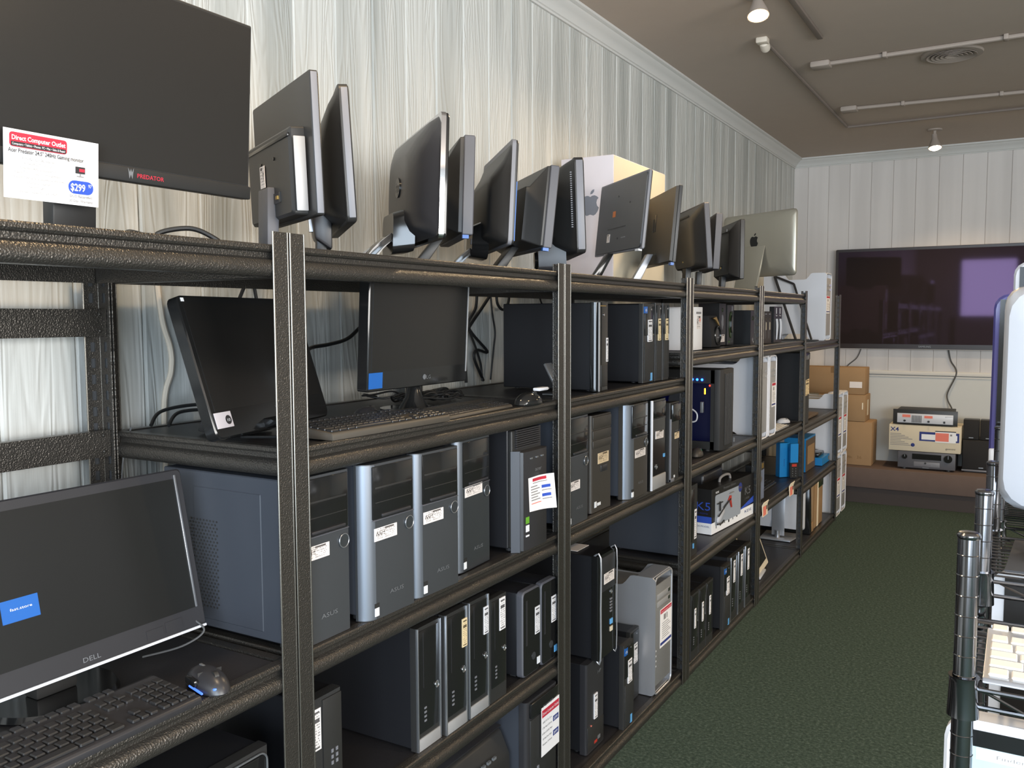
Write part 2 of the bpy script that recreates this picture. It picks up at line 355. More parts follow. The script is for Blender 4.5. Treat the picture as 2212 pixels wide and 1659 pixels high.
for k, (a, b_) in enumerate(((.05, 1.2), (1.3, 3.1), (3.2, 5.0))):
    zs = 1.62 if k == 0 else .40
    g = G().box(a, a+.05, -2.70, -2.62, zs, 2.8).box(b_-.05, b_, -2.70, -2.62, zs, 2.8).box(a, b_, -2.70, -2.62, zs, zs+.05).box(a, b_, -2.70, -2.62, 2.75, 2.8)
    struct(g.build('window_%d' % (k+1), 'window_frame'), 'dark framed shop window')
cr = [(0, -.082), (.010, -.082), (.013, -.074), (.020, -.071), (.028, -.055), (.046, -.038), (.066, -.026), (.072, -.018), (.080, -.016), (.088, -.012), (.088, 0), (0, 0)]
struct(G().prism([(XW+p[0], ZC+p[1]) for p in cr], 'y', -2.6, YB).build('trim_1', 'crown'), 'white crown moulding along the left wall')
struct(G().prism([(YB-p[0], ZC+p[1]) for p in cr], 'x', XW, 5.5).build('trim_2', 'crown'), 'white crown moulding along the back wall')
led = struct(G().box(XW, 3.2, 8.22, YB-.006, .14, .32, .01).build('platform', 'ledge'), 'low brown carpeted platform along the back wall')
G().box(XW, 3.2, 8.25, YB-.006, .0, .14).build('platform_base', 'ledge_dark', led)

# ceiling fittings
def lamp(loc, label, hang, power, aim):
    t = thing('ceiling_lamp', label, 'lamp', loc)
    G().lathe((0, 0, -.012), [(.001, .012), (.055, .012), (.055, .002), (.045, 0), (.001, 0)]).build('canopy', 'conduit', t)
    G().cyl((0, 0, -hang), .012, hang-.01, 'z', 12).build('stem', 'conduit', t)
    M = Matrix.Translation((0, 0, -hang)) @ Vector((0, 0, -1)).rotation_difference(Vector(aim).normalized()).to_matrix().to_4x4()
    G(M).lathe((0, 0, 0), [(.016, .03), (.020, .03), (.022, -.005), (.032, -.03), (.044, -.06), (.05, -.085), (.046, -.085), (.03, -.04), (.014, .0)], 24, 'z', True).build('shade', 'conduit', t)
    G(M).lathe((0, 0, -.084), [(.001, -.016), (.03, -.011), (.045, 0), (.001, .004)]).build('bulb', 'bulb', t)
    l = bpy.data.lights.new('lamp_light', 'SPOT'); l.energy = power; l.color = (1, .74, .44); l.spot_size = R(150); l.spot_blend = .6; l.shadow_soft_size = .05
    o = bpy.data.objects.new('lamp_light', l); COL.objects.link(o); o.parent = t
    a = Vector(aim).normalized(); o.location = Vector((0, 0, -hang))+a*.12; o.rotation_euler = a.to_track_quat('-Z', 'Y').to_euler()
lamp((.15, 4.22, ZC), 'lit warm ceiling lamp at the top edge nearest the camera', .02, 42, (.15, -.30, -1))
lamp((.60, 7.90, ZC), 'lit warm ceiling lamp near the back wall crown above the television', .07, 55, (.1, -.25, -1))
lamp((.2, 1.1, ZC), 'lit warm ceiling lamp above the nearest shelving unit', .05, 42, (.1, .1, -1))
lamp((3.2, 2.5, ZC), 'lit warm ceiling lamp on the far right of the ceiling', .05, 80, (-.1, 0, -1))
lamp((3.2, 6.5, ZC), 'lit warm ceiling lamp at the right near the back', .05, 150, (-.1, 0, -1))
t = thing('lamp_socket', 'empty white lamp socket on ceiling conduit end', 'lamp socket', (.01, 4.86, ZC))
G().box(-.03, .03, -.03, .03, -.03, 0, .006).build('junction_box', 'lamp_white', t)
G(Matrix.Rotation(R(60), 4, 'X')).lathe((0, 0, -.085), [(.001, 0), (.022, 0), (.026, .01), (.026, .05), (.018, .06), (.001, .06)]).build('socket', 'lamp_white', t)
G().tube([(.01, .03, -.014), (.012, 2.5, -.014), (.05, 2.52, -.014), (1.3, 2.50, -.014)], .010, 8, 1).build('conduit_pipe', 'conduit_dark', t)
tag(G().box(.270, .300, 3.2, 4.98, ZC-.02, ZC, .004).build('ceiling_track', 'conduit_dark'), 'dark bare track strip on the ceiling', 'track')
def conduit(y0, y1, x0, label):
    t = thing('ceiling_conduit', label, 'conduit', (x0, y0, ZC))
    G().box(-.055, .055, -.05, .05, -.035, 0, .01).build('junction_box', 'conduit', t)
    G().tube([(.05, 0, -.014), (2.8, (y1-y0)*2.6, -.014)], .012, 8, 1).build('conduit_pipe', 'conduit', t)
    for s in (.35, .95, 1.6): G().box(s-.012, s+.012, (y1-y0)*s*.95-.028, (y1-y0)*s*.95+.028, -.029, 0, .004).build('pipe_clip', 'conduit', t)
conduit(5.49, 5.47, .19, 'taupe conduit with junction box beside the round ceiling vent')
conduit(6.75, 6.84, .141, 'taupe conduit with junction box nearer the back wall')
t = thing('ceiling_vent', 'round taupe louvred air vent in the ceiling', 'vent', (.865, 5.70, ZC))
G().lathe((0, 0, -.012), [(.128, .012), (.165, .012), (.160, .002), (.128, 0)], 36, 'z', True).build('rim', 'conduit', t)
G().cyl((0, 0, -.002), .128, .0015, 'z', 36).build('duct_back', 'conduit', t)
for r_ in (.118, .094, .070, .046, .022): G().lathe((0, 0, -.020), [(r_-.010, .012), (r_-.008, .0125), (r_+.014, .004), (r_+.013, .002)], 36, 'z', True).build('louvre_ring', 'conduit', t)

# ------------------------------------------------------------------ shelving units
S = [.0858, 1.310, 2.534, 3.7585, 4.983, 6.170, 7.431]
D = .61; HP = 1.83; FL = .039
def flange(g, holes, ex, ey):
    """one leaf of an angle post, from the corner along (ex, ey) for FL, punched with keyholes when asked"""
    px, py = -ey*.0022, ex*.0022
    def strip(a, b_, z0, z1, th=1):
        x0, x1 = sorted((ex*a, ex*b_)); y0, y1 = sorted((ey*a, ey*b_))
        if ex: y0, y1 = -.0011*th, .0011*th
        else: x0, x1 = -.0011*th, .0011*th
        g.box(x0, x1, y0, y1, z0, z1)
    if not holes: strip(0, FL, 0, HP)
    else:
        strip(0, .014, 0, HP); strip(.026, FL, 0, HP); z = 0
        while z < HP:
            strip(.014, .026, z, min(z+.016, HP)); z += .0382
    if ex: g.cyl((ex*FL, 0, 0), .0022, HP, 'z', 8)
_post = {}
_edge = {}
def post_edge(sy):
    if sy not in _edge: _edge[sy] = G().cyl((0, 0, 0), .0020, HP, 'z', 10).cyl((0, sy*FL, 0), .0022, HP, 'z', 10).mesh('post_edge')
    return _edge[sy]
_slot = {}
def slot_shade_strip(kind, sy):  # added strips behind the keyholes stand in for the shaded gap
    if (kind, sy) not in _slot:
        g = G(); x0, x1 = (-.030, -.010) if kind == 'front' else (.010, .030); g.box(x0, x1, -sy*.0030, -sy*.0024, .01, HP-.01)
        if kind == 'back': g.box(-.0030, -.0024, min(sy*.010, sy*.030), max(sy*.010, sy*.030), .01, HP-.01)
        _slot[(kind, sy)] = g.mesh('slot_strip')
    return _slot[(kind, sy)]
def post(kind, sy):
    if (kind, sy) not in _post:
        g = G(); flange(g, kind == 'back', 0, sy); flange(g, True, -1 if kind == 'front' else 1, 0)
        _post[(kind, sy)] = g.mesh('post')
    return _post[(kind, sy)]
BPX = [(-.030, 0), (-.009, 0), (-.0065, -.003), (-.0060, -.010), (-.0085, -.014), (-.0165, -.016), (-.0170, -.026), (-.0115, -.029), (-.0065, -.033), (-.0035, -.039), (-.0024, -.046), (-.0030, -.053), (-.0060, -.059), (-.0105, -.0625), (-.028, -.0635)]
def rivets(g, pts, ax):
    for p in pts: g.cyl(p, .004, .0022, ax, 8, .002)
def unit(y0, y1, shelves, label, back_bars=(), left=True, right=True):
    t = thing('shelving_unit', label, 'shelf', (0, y0, 0), 0, 'black hammertone steel shelving units along the planked wall')
    w = y1-y0; e = .0038
    for s, yy, on in ((1, e, left), (-1, w-e, right)):
        if not on: continue
        for kind, xx in (('front', 0), ('back', -D)):
            o = link('post', post(kind, s), 'hammertone', t); o.location = (xx, yy, 0); link('edge_bead', post_edge(s), 'edge_paint', o); link('slot_backing', slot_shade_strip(kind, s), 'gun_dark', o)
    for z in shelves:
        g = G().prism([(a, z+b_) for a, b_ in BPX], 'y', .006, w-.006); g.build('front_beam', 'hammertone', t)
        g = G().prism([(-D-a, z+b_) for a, b_ in BPX], 'y', .006, w-.006)
        rivets(g, [(-D+.031, q, z+r_) for q in (.024, w-.024) for r_ in (-.012, -.05)], 'x'); g.build('back_beam', 'hammertone', t)
        for k, sg in ((.0042, 1), (w-.0042, -1)):
            g = G().prism([(k-sg*(a+.003), z+b_) for a, b_ in BPX], 'x', -D+.032, -.032)
            rivets(g, [(q, k+(0 if sg > 0 else -.0022)-sg*.0015, z+r_) for q in (-.048, -D+.048) for r_ in (-.012, -.05)], 'y'); g.build('side_beam', 'hammertone', t)
        G().box(-D+.030, -.018, .034, w-.034, z-.016, z-.003, .002, 1).build('shelf_board', 'board', t)
    for z in back_bars:
        g = G().prism([(-D-a, z+b_) for a, b_ in BPX], 'y', .006, w-.006)
        rivets(g, [(-D+.031, w-.024, z-.012), (-D+.031, w-.024, z-.05)], 'x'); g.build('back_beam', 'hammertone', t)
    return t
Z1 = 1.805
unit(S[0], S[1], (Z1, .955, .52, .055), 'nearest shelving unit, at the left edge, with only the top and lower shelves', (1.682, 1.398))
unit(S[1], S[2], (Z1, 1.392, .955, .545, .055), 'second shelving unit, holding grey towers and keyboards')
unit(S[2], S[3], (Z1, 1.390, .957, .055), 'third shelving unit, with the silver aluminium tower on its bottom shelf')
unit(S[3], S[4], (Z1, 1.500, .985, .540, .055), 'fourth shelving unit, with the lit gaming computer and toy helicopter box')
unit(S[4], S[5], (Z1, 1.495, .945, .560, .055), 'fifth shelving unit, with the white mouse and two pink price tags')
unit(S[5], S[6], (1.475, .910, .490, .055), 'farthest shelving unit, without a top shelf, near the back wall', left=False)

# ------------------------------------------------------------------ computers
def front_profile(w, r, t):
    """bezel outline seen from above: front at x=0, left edge rounded by r"""
    p = [(-t, 0)]
    for j in range(7):
        a = math.pi-math.pi/2*j/6; p.append((-r+r*math.sin(a-math.pi/2)*1.0 if False else -r+r*math.cos(math.pi/2*(1-j/6)), r-r*math.sin(math.pi/2*(1-j/6))))
    return p+[(0, w-.004), (-.004, w), (-t, w)]
def feats(t, w, h, fs):
    for f in fs:
        k = f[0]
        if k == 'p':      # panel: name, material, y0, y1, z0, z1, proud, bevel
            _, nm, m, y0, y1, z0, z1, pr, bv = f
            G().box(-.003, pr, y0*w, y1*w, z0*h, z1*h, bv).build(nm, m, t)
        elif k == 'd':    # disc with ring
            _, nm, m, y, z, r, pr, m2 = f
            o = G().cyl((-.002, y*w, z*h), r, pr+.002, 'x', 24).build(nm, m, t)
            if m2: G().ring((pr, y*w, z*h), r, .0011).build('ring', m2, o)
        elif k == 'l':    # paper label, slightly tilted
            _, m, y0, y1, z0, z1, rot = f[:7]
            yc, zc, hw, hh = (y0+y1)/2*w, (z0+z1)/2*h, (y1-y0)/2*w, (z1-z0)/2*h
            c, s = math.cos(R(rot)), math.sin(R(rot))
            P = [(a*c-b_*s, a*s+b_*c) for a, b_ in ((-hw, -hh), (hw, -hh), (hw, hh), (-hw, hh))]
            pr = f[7] if len(f) > 7 else .0012
            G().prism([(yc+p[0], zc+p[1]) for p in P], 'x', .0002, pr).build('price_label', m, t)
        elif k == 't':    # lettering
            _, s, m, y, z, size, wd = f[:7]
            G().text(s, size, (f[7] if len(f) > 7 else .0016, y*w, z*h), width=wd).build('lettering', m, t)
        elif k == 's':    # row of horizontal slats
            _, nm, m, y0, y1, z0, z1, n, pr = f
            for i in range(n):
                za = (z0+(z1-z0)*i/n)*h; zb = (z0+(z1-z0)*(i+.62)/n)*h
                G().box(-.003, pr, y0*w, y1*w, za, zb, .0008, 1).build(nm, m, t)
def tower(loc, rz, w, d, h, name, label, body, bez, fs, r=.006, group=None, bz0=0.0, foot=.008, side=None, lip=.028):
    t = thing(name, label, 'computer', loc, rz, group)
    b_ = G().box(-d, -lip, .002, w-.002, foot, h-.002, .0025, 1).build('case', body, t)
    if side:
        for i in range(side[0]):
            pass
    G().prism(front_profile(w, r, lip), 'z', foot*bz0, h).build('front_panel', bez, t)
    if foot:
        f0 = G().cyl((0, 0, 0), .010, foot, 'z', 12).mesh('foot')
        for x in (-.05, -d+.05):
            for y in (.022, w-.022): o = link('foot', f0, 'black_matte', t); o.location = (x, y, 0)
    feats(t, w, h, fs); return t
def grey_tower(loc, rz, label, w=.180, d=.40, h=.367, bez='gun_dark', lab='label_h', lz=.60, logo=True, cham=.026, labx=(.16, .62)):
    fs = [('p', 'bay_door', 'black_gloss', .13, .97, .645, .985, .0025, .004),
          ('p', 'drive_slot', 'black', .18, .93, .84, .852, .0035, .0006), ('p', 'drive_slot', 'black', .18, .93, .75, .755, .0035, .0006),
          ('p', 'port_strip', 'black_satin', .30, .90, .655, .675, .006, .002),
          ('p', 'bay_edge', 'mid_grey', .13, .97, .638, .644, .004, .0008),
          ('d', 'power_button', 'gunmetal', .88, .565, .0155, .003, 'silver'),
          ('l', lab, labx[0], labx[1], lz-.095, lz-.012, 0),
          ('p', 'sticker', 'black', .15, .24, .075, .105, .0012, 0), ('p', 'sticker', 'print_white', .155, .235, .022, .076, .0013, 0)]
    if logo: fs.append(('t', 'ASUS', 'logo_grey', .60, .135, .014, .052))
    t = tower(loc, rz, w, d, h, 'desktop_tower', label, 'navy_case', bez, fs, cham, 'grey desktop towers on the middle shelves', 0, .012)
    arc = [(-cham+(cham+.0006)*math.sin(a), cham-(cham+.0006)*math.cos(a)) for a in [R(12+76*i/7) for i in range(8)]]
    G().prism(arc+[(-cham*.5, cham)], 'z', .002, h-.002).build('edge_trim', 'gun_edge', t)  # window highlight on the rounded edge, put in as a lighter strip
    return t
zB3 = .9556
T1 = grey_tower((-.020, 1.321, zB3), 0, 'grey tower nearest the front post, its blue-grey side with vent holes facing the camera')
g = G()   # perforated vent on the visible flank
for i in range(9):
    for j in range(26):
        g.cyl((-.315+i*.0105+(j % 2)*.005, -.0004, .06+j*.0078), .0026, .003, 'y', 6)
v = g.build('vent_holes', 'black', T1); v['kind'] = 'stuff'
G().box(-.30, -.09, .0004, .004, .03, .33, .002, 1).build('side_emboss', 'navy_case', T1)
grey_tower((-.004, 1.538, zB3), -1, 'grey tower second from the front post, with wide bright rounded left edge', cham=.034)
grey_tower((-.006, 1.733, zB3), -2, 'grey tower third from the front post, between two alike towers')
grey_tower((-.034, 1.962, zB3), 3, 'lightest grey tower standing beside the black tower with the price sheet', bez='gunmetal', lz=.66, labx=(.2, .74))
def acer():
    w, d, h = .19, .42, .371
    t = thing('gaming_tower', 'black tower with louvred top and a curled white price sheet', 'computer', (-.006, 2.228, zB3), 0)
    G().box(-d, -.03, .002, w-.002, .01, h, .003, 1).build('case', 'dark_case', t)
    G().box(-.03, -.016, .004, w-.004, .012, h-.004, .003, 1).build('front_panel', 'black', t)
    for i in range(9): G().box(-.016, -.008, .02, w-.02, .312+i*.0066, .312+i*.0066+.0038, .0008, 1).build('louvre', 'black_satin', t)
    G().prism([(-.016, .006), (.012, .024), (.016, .05), (.016, w-.03), (.008, w-.012), (-.016, w-.006)], 'z', .004, .302).build('door', 'black_satin', t)
    G().prism([(-.018, .0), (.004, .016), (.004, .021), (-.018, .006)], 'z', 0, .306).build('door_edge', 'navy_case', t)
    G().text('acer', .017, (.0165, .11, .238), width=.04).build('lettering', 'logo_grey', t)
    for k in range(3): G().box(.0155, .018, .06+k*.035, .072+k*.035, .278, .282).build('port', 'silver', t)
    for m, z0, z1 in (('sticker_green', .085, .105), ('print_white', .06, .08), ('print_white', .045, .05)): G().box(.015, .0166, .033, .052, z0, z1).build('sticker', m, t)
    for y in (.03, w-.03):
        for x in (-.04, -d+.05): G().cyl((x, y, 0), .012, .012, 'z', 12).build('foot', 'black_matte', t)
    # curled sheet
    s = G(); n = 8; vs = []; fsx = []
    for i in range(n+1):
        u = i/n; yy = .052+.125*u; xx = .0175+.012*max(0, u-.45)**2*6
        vs += [(xx+.006*u, yy, .118-.006*u), (xx, yy-.008, .222)]
    for i in range(n): fsx.append((2*i, 2*i+2, 2*i+3, 2*i+1))
    sh = s.add(vs, fsx).build('price_sheet', 'white_paper', t)
    g = G()
    def on(u, v_): yy = .052+.125*u-.008*v_; return (.0183+.012*max(0, u-.45)**2*6+.006*u*(1-v_), yy, .118+.104*v_)
    def bar(g, u0, u1, v0, v1):
        k = 5
        for i in range(k):
            a, b_ = u0+(u1-u0)*i/k, u0+(u1-u0)*(i+1)/k
            g.add([on(a, v0), on(b_, v0), on(b_, v1), on(a, v1)], [(0, 1, 2, 3)])
    bar(g, .2, .78, .86, .95); g.build('print_header', 'print_red', sh)
    g = G(); bar(g, .60, .88, .60, .69); bar(g, .60, .88, .34, .43); g.build('print_price', 'print_blue', sh)
    g = G()
    for k in range(6): bar(g, .1, .42+.1*(k % 2), .70-k*.08, .728-k*.08)
    bar(g, .2, .8, .80, .82); bar(g, .6, .9, .52, .545); bar(g, .6, .9, .26, .285); g.build('print_lines', 'print_grey', sh)
    g = G(); bar(g, .1, .55, .2, .225); g.build('print_note', 'print_pink', sh)
acer()
def slim(loc, rz, w, h, label, d=.38, trim='silver', lab=('label_v', .60, .86, .60, .84), logo=True, body='dark_case', bottom=True, right=True, group='slim black desktops', extra=()):
    fs = []
    if trim:
        fs.append(('p', 'trim_strip', trim, .0, .035, .0, 1.0, .005, .001))
        if right: fs.append(('p', 'trim_strip', trim, .93, .985, .0, 1.0, .004, .001))
        if bottom: fs.append(('p', 'trim_base', 'silver_matte', .035, .93, .0, .10, .004, .001))
    fs += [('p', 'drive_door', 'black_gloss', .07, .90, .14, .97, .0022, .001), ('p', 'drive_slit', 'black_satin', .24, .255, .5, .95, .003, 0)]
    for k in range(4): fs.append(('p', 'port', 'grey_plastic', .27, .36, .22+k*.035, .236+k*.035, .0032, 0))
    if logo: fs.append(('d', 'logo_disc', 'silver', .80, .47, .0085, .0034, 'chrome'))
    if lab: fs.append(('l', lab[0], lab[1], lab[2], lab[3], lab[4], 0, .0042))
    fs += list(extra)
    return tower(loc, rz, w, d, h, 'slim_desktop', label, body, 'black', fs, .003, group, 0, .004, lip=.02)
zB4 = .5456
slim((-.025, 1.753, zB4), 0, .106, .325, 'silver edged slim black desktop without a label, leftmost of its row', lab=None)
slim((-.015, 1.866, zB4), 0, .106, .328, 'silver edged slim black desktop with a yellowed label', lab=('label_cream', .74, .96, .66, .90))
slim((-.014, 1.977, zB4), 0, .106, .330, 'silver edged slim black desktop with a label, touching the plain black one', lab=('label_v', .72, .95, .66, .90))
slim((-.012, 2.087, zB4), 0, .095, .308, 'plain black slim desktop with a label at its top', trim=None, lab=('label_v', .52, .85, .66, .97))
tower((-.035, 1.372, zB4), 0, .108, .36, .278, 'mesh_desktop', 'small black desktop with mesh front and white price strip beside the front post', 'dark_case', 'black_fine',
      [('p', 'door', 'black', .40, .96, .30, .97, .004, .001), ('l', 'label_v', .07, .36, .58, .92, 0), ('d', 'logo_disc', 'silver', .46, .36, .007, .0046, None)] + [('p', 'port', 'grey_plastic', .62+.14*(k % 2), .68+.14*(k % 2), .40+.05*(k//2), .43+.05*(k//2), .0052, 0) for k in range(6)]
      + [('p', 'lower_grille', 'gun_dark', .38, .98, .02, .28, .005, .001)], .004, None, 0, .004)
def round_front(loc, w, h, label, st, lab):
    t = thing('compact_desktop', label, 'computer', loc, 0, 'rounded compact desktops')
    G().box(-.34, -.02, .003, w-.003, .004, h-.004, .006).build('case', 'dark_case', t)
    M = Matrix.Translation((0, w/2, h/2))
    o = G(M); o.loft([(-.02, 0, 0, w/2, h/2, .014), (-.002, 0, 0, w/2, h/2, .016), (.002, 0, 0, w/2-.003, h/2-.003, .014)]); o.build('front_rim', 'mid_grey', t)
    G(M).loft([(-.01, 0, 0, w/2-.004, h/2-.005, .013), (.0035, 0, 0, w/2-.004, h/2-.005, .013)]).build('front_panel', 'black_gloss', t)
    G().box(0, .0045, .018, .026, .10, h-.03).build('drive_slit', 'black_satin', t)
    G().box(.003, .0046, lab[0]*w, lab[1]*w, lab[2]*h, lab[3]*h).build('price_label', 'label_v', t)
    G().cyl((.002, w*.6, h*.2), .012, .0025, 'x', 20).build('logo_disc', 'gun_dark', t)
    G().box(.003, .0048, w*.8, w*.97, .02, .042).build('sticker', st, t)
    for x in (-.05, -.30): G().box(x, x+.02, .01, w-.01, 0, .005).build('foot', 'black_matte', t)
round_front((-.018, 2.285, zB4), .110, .272, 'compact black desktop with silver rounded rim and tall drive slit', 'print_white', (.68, .96, .44, .76))
round_front((-.017, 2.402, zB4), .108, .270, 'compact black desktop with silver rounded rim next to the shelf post', 'sticker_sky', (.62, .92, .46, .78))
# bottom shelf of the second unit
zF = .0556
t = tower((-.004, 2.286, zF), 0, .200, .42, .415, 'black_tower', 'black tower on the bottom shelf with a large red headed price sheet', 'navy_case', 'black_satin',
      [('p', 'top_brow', 'black_gloss', .08, .98, .87, .985, .010, .004), ('t', 'POWER', 'logo_grey', .62, .895, .010, .07, .0112), ('p', 'drive_door', 'black', .10, .95, .30, .85, .004, .002),
       ('p', 'latch', 'grey_plastic', .30, .36, .42, .46, .006, .001), ('p', 'lower_vent', 'black_fine', .16, .90, .04, .26, .006, .004)], .012, None, 0, .008)
sh = G().box(.0095, .0104, .078, .200, .212, .372).build('price_sheet', 'white_paper', t)
G().box(.0104, .0108, .082, .197, .338, .362).build('print_header', 'print_red', sh)
G().text('Direct Computer Outlet', .013, (.0110, .1395, .345), width=.108).build('print_header_text', 'print_white', sh)
g = G()
for k, s in enumerate(('AMD FX Six Core', '1TB Hard Drive', '8 GB of DDR3 Ram', '500 Watt Power Supply', 'Windows 10 Home')): g.text(s, .0085, (.0108, .116, .318-k*.018), width=.06+.004*(k % 3))
g.build('print_lines', 'print_dark', sh)
g = G().box(.0104, .0108, .156, .194, .298, .316).box(.0104, .0108, .156, .194, .250, .268); pb = g.build('print_price', 'print_navy', sh)
G().text('$399', .014, (.0110, .174, .302), width=.026).text('$499', .014, (.0110, .174, .254), width=.026).build('print_price_text', 'print_white', sh)
# low black printer between
t = thing('inkjet_printer', 'low dark printer on the bottom shelf below the slim desktops', 'printer', (-.05, 1.86, zF))
G().prism([(-.36, 0), (0, 0), (.01, .06), (.005, .26), (-.03, .335), (-.36, .34)], 'y', 0, .40, .012).build('body', 'black', t)
G().box(-.01, .02, .06, .34, .10, .16, .006).build('output_tray', 'black_satin', t)
G().prism([(-.34, .342), (-.03, .338), (-.02, .350), (-.34, .366)], 'y', .01, .39, .004).build('lid', 'black_satin', t)
for k in range(4): G().box(.003, .010, .20+k*.03, .216+k*.03, .285, .293).build('button', 'logo_grey', t)
# lower shelf of the nearest unit
t = tower((-.035, 1.055, .5206), 0, .20, .40, .265, 'rounded_tower', 'dark desktop case with silver outlined rounded front under the nearest keyboard shelf', 'dark_case', 'black',
          [('p', 'front_inset', 'black_gloss', .06, .94, .06, .94, .004, .003), ('t', 'hp', 'logo_grey', .3, .72, .02, .02, .0046)], .02, None, 0, .006)
G(Matrix.Translation((.004, .1, .1325))).tube([(0, p[0], p[1]) for p in rrect(.185, .245, .02)]+[(0, .0925, .1025)], .0022, 6, 1).build('outline_strip', 'silver', t)
# third unit, upper shelf
zC2 = 1.3906
tower((-.037, 2.878, zC2), 0, .082, .40, .322, 'media_desktop', 'slim glossy black desktop with bright silver front edge on the third unit', 'dark_case', 'black_gloss',
      [('p', 'edge_strip', 'silver_matte', .0, .10, 0, 1, .003, .002), ('p', 'top_strip', 'gold', .12, .7, .955, .965, .003, 0), ('l', 'label_v', .78, .99, .33, .60, 0), ('d', 'power_button', 'chrome', .5, .86, .004, .003, None), ('p', 'flap', 'black', .2, .9, .05, .3, .003, .002)], .030, 'slim black desktops', 0, .004, lip=.035)
def mesh_slim(loc, w, h, label, lab, stick=False):
    fs = [('p', 'mesh', 'black_fine', .08, .94, .03, .52, .003, .001), ('p', 'drive_door', 'black_gloss', .10, .92, .60, .97, .003, .001), ('l', lab, .36, .74, .52, .80, 2, .0042), ('d', 'power_button', 'chrome', .66, .93, .004, .004, None)]
    if stick: fs += [('p', 'sticker', 'sticker_blue', .03, .30, .88, .965, .0036, 0), ('t', 'i5', 'print_white', .17, .905, .014, .018, .0042), ('p', 'sticker', 'sticker_sky', .62, .78, .02, .12, .0036, 0)]
    return tower(loc, 0, w, .36, h, 'slim_desktop', label, 'dark_case', 'black', fs, .003, 'slim black desktops', 0, .004, lip=.02)
mesh_slim((-.05, 3.336, zC2), .122, .322, 'wider black desktop with blue chip sticker and slanted label', 'label_v', True)
mesh_slim((-.048, 3.466, zC2), .073, .327, 'slim black desktop with cream label, left one of the upright pair', 'label_cream')
mesh_slim((-.044, 3.543, zC2), .073, .327, 'slim black desktop with cream label, right one of the upright pair', 'label_cream')
t = thing('tablet_stand', 'small silver wedge stand leaning near the third unit front post', 'stand', (-.10, 2.68, zC2))
G().prism([(0, 0), (.008, 0), (-.05, .11), (-.056, .105)], 'y', 0, .05, .001).build('plate', 'silver', t); G().box(-.06, .01, 0, .05, 0, .004).build('foot', 'silver', t)
# third unit, middle shelf
zC3 = .9576
grey_tower((-.012, 2.566, zC3), 1, 'grey tower in the third unit just right of the double post', lz=.42)
tower((-.032, 2.812, zC3), 0, .168, .40, .352, 'bay_tower', 'brown-grey tower with three blank drive covers and yellowed label', 'dark_case', 'gun_brown',
      [('p', 'drive_cover', 'gun_brown', .03, .97, .86, .985, .004, .003), ('p', 'drive_cover', 'gun_brown', .03, .97, .755, .845, .004, .003), ('p', 'drive_cover', 'gun_brown', .03, .97, .66, .745, .004, .003), ('l', 'label_hc', .30, .86, .49, .60, 0), ('p', 'button_frame', 'black_satin', .45, .78, .40, .47, .003, .002), ('p', 'sticker', 'print_white', .14, .24, .05, .11, .0014, 0), ('p', 'sticker', 'print_white', .28, .45, .06, .09, .0014, 0)], .012, None, 0, .010)
grey_tower((-.004, 3.088, zC3), 0, 'tower with broad silver-blue left edge and torn label in the third unit', bez='gun_brown', w=.19, cham=.045, lz=.52, labx=(.30, .86))
tower((.000, 3.305, zC3), 0, .160, .40, .366, 'home_tower', 'glossy black tower with silver foot and white label', 'dark_case', 'black_gloss',
      [('p', 'trim_strip', 'alu_white', 0, .035, 0, 1, .006, .001), ('p', 'trim_base', 'silver_matte', .03, 1, 0, .15, .005, .003), ('p', 'drive_door', 'black_gloss', .08, .95, .80, .98, .005, .002), ('p', 'drive_slot', 'gunmetal', .1, .93, .785, .79, .006, 0), ('l', 'label_h', .28, .82, .56, .645, -2, .003), ('d', 'logo_disc', 'silver', .33, .25, .010, .003, 'chrome'), ('p', 'sticker', 'sticker_sky', .86, .95, .33, .37, .003, 0)], .006, None, 0, .008)
tower((.0, 3.520, zC3), 0, .115, .40, .338, 'framed_tower', 'narrow black tower with grey frame line beside the third post', 'dark_case', 'black',
      [('p', 'trim_strip', 'grey_plastic', .0, .05, 0, .8, .006, .002), ('p', 'trim_base', 'grey_plastic', .0, .4, 0, .04, .006, .002), ('p', 'bay_door', 'black_gloss', .10, .97, .76, .99, .010, .006), ('l', 'label_hc', .5, .98, .53, .61, 0), ('t', 'lenovo', 'logo_grey', .7, .63, .008, .03), ('p', 'sticker', 'print_white', .45, .55, .04, .07, .0014, 0)], .004, None, 0, .008)
# third unit, bottom shelf
tower((-.05, 2.815, zF), 0, .150, .40, .340, 'under_tower', 'black tower carrying another tower, with white strip label and red sticker', 'dark_case', 'black_satin',
      [('p', 'lower_door', 'black', .03, .97, .02, .30, .003, .004), ('l', 'label_v', .40, .58, .34, .62, 0, .004), ('p', 'sticker', 'red_toy', .40, .56, .065, .095, .004, 0), ('p', 'sticker', 'logo_grey', .60, .74, .08, .12, .004, 0), ('p', 'led', 'print_pink', .2, .25, .29, .30, .004, 0), ('t', 'HP', 'logo_grey', .7, .82, .02, .03, .002)], .010, None, 0, .008)
t = tower((-.030, 2.868, .3962), 0, .158, .38, .392, 'silver_edge_tower', 'black tower with silver edge strips stacked on top of another tower', 'dark_case', 'black_gloss',
      [('p', 'drive_door', 'black_satin', .16, .92, .64, .97, .004, .003), ('l', 'label_h', .26, .84, .71, .81, 0, .005), ('d', 'logo_disc', 'silver', .70, .60, .008, .003, 'chrome')] + [('p', 'port', 'grey_plastic', .66, .76, .40+.03*k, .415+.03*k, .003, 0) for k in range(5)] + [('p', 'sticker', 'sticker_sky', .66, .80, .28, .33, .003, 0), ('p', 'sticker', 'box_beige', .66, .80, .21, .255, .003, 0)], .006, None, 0, .004)
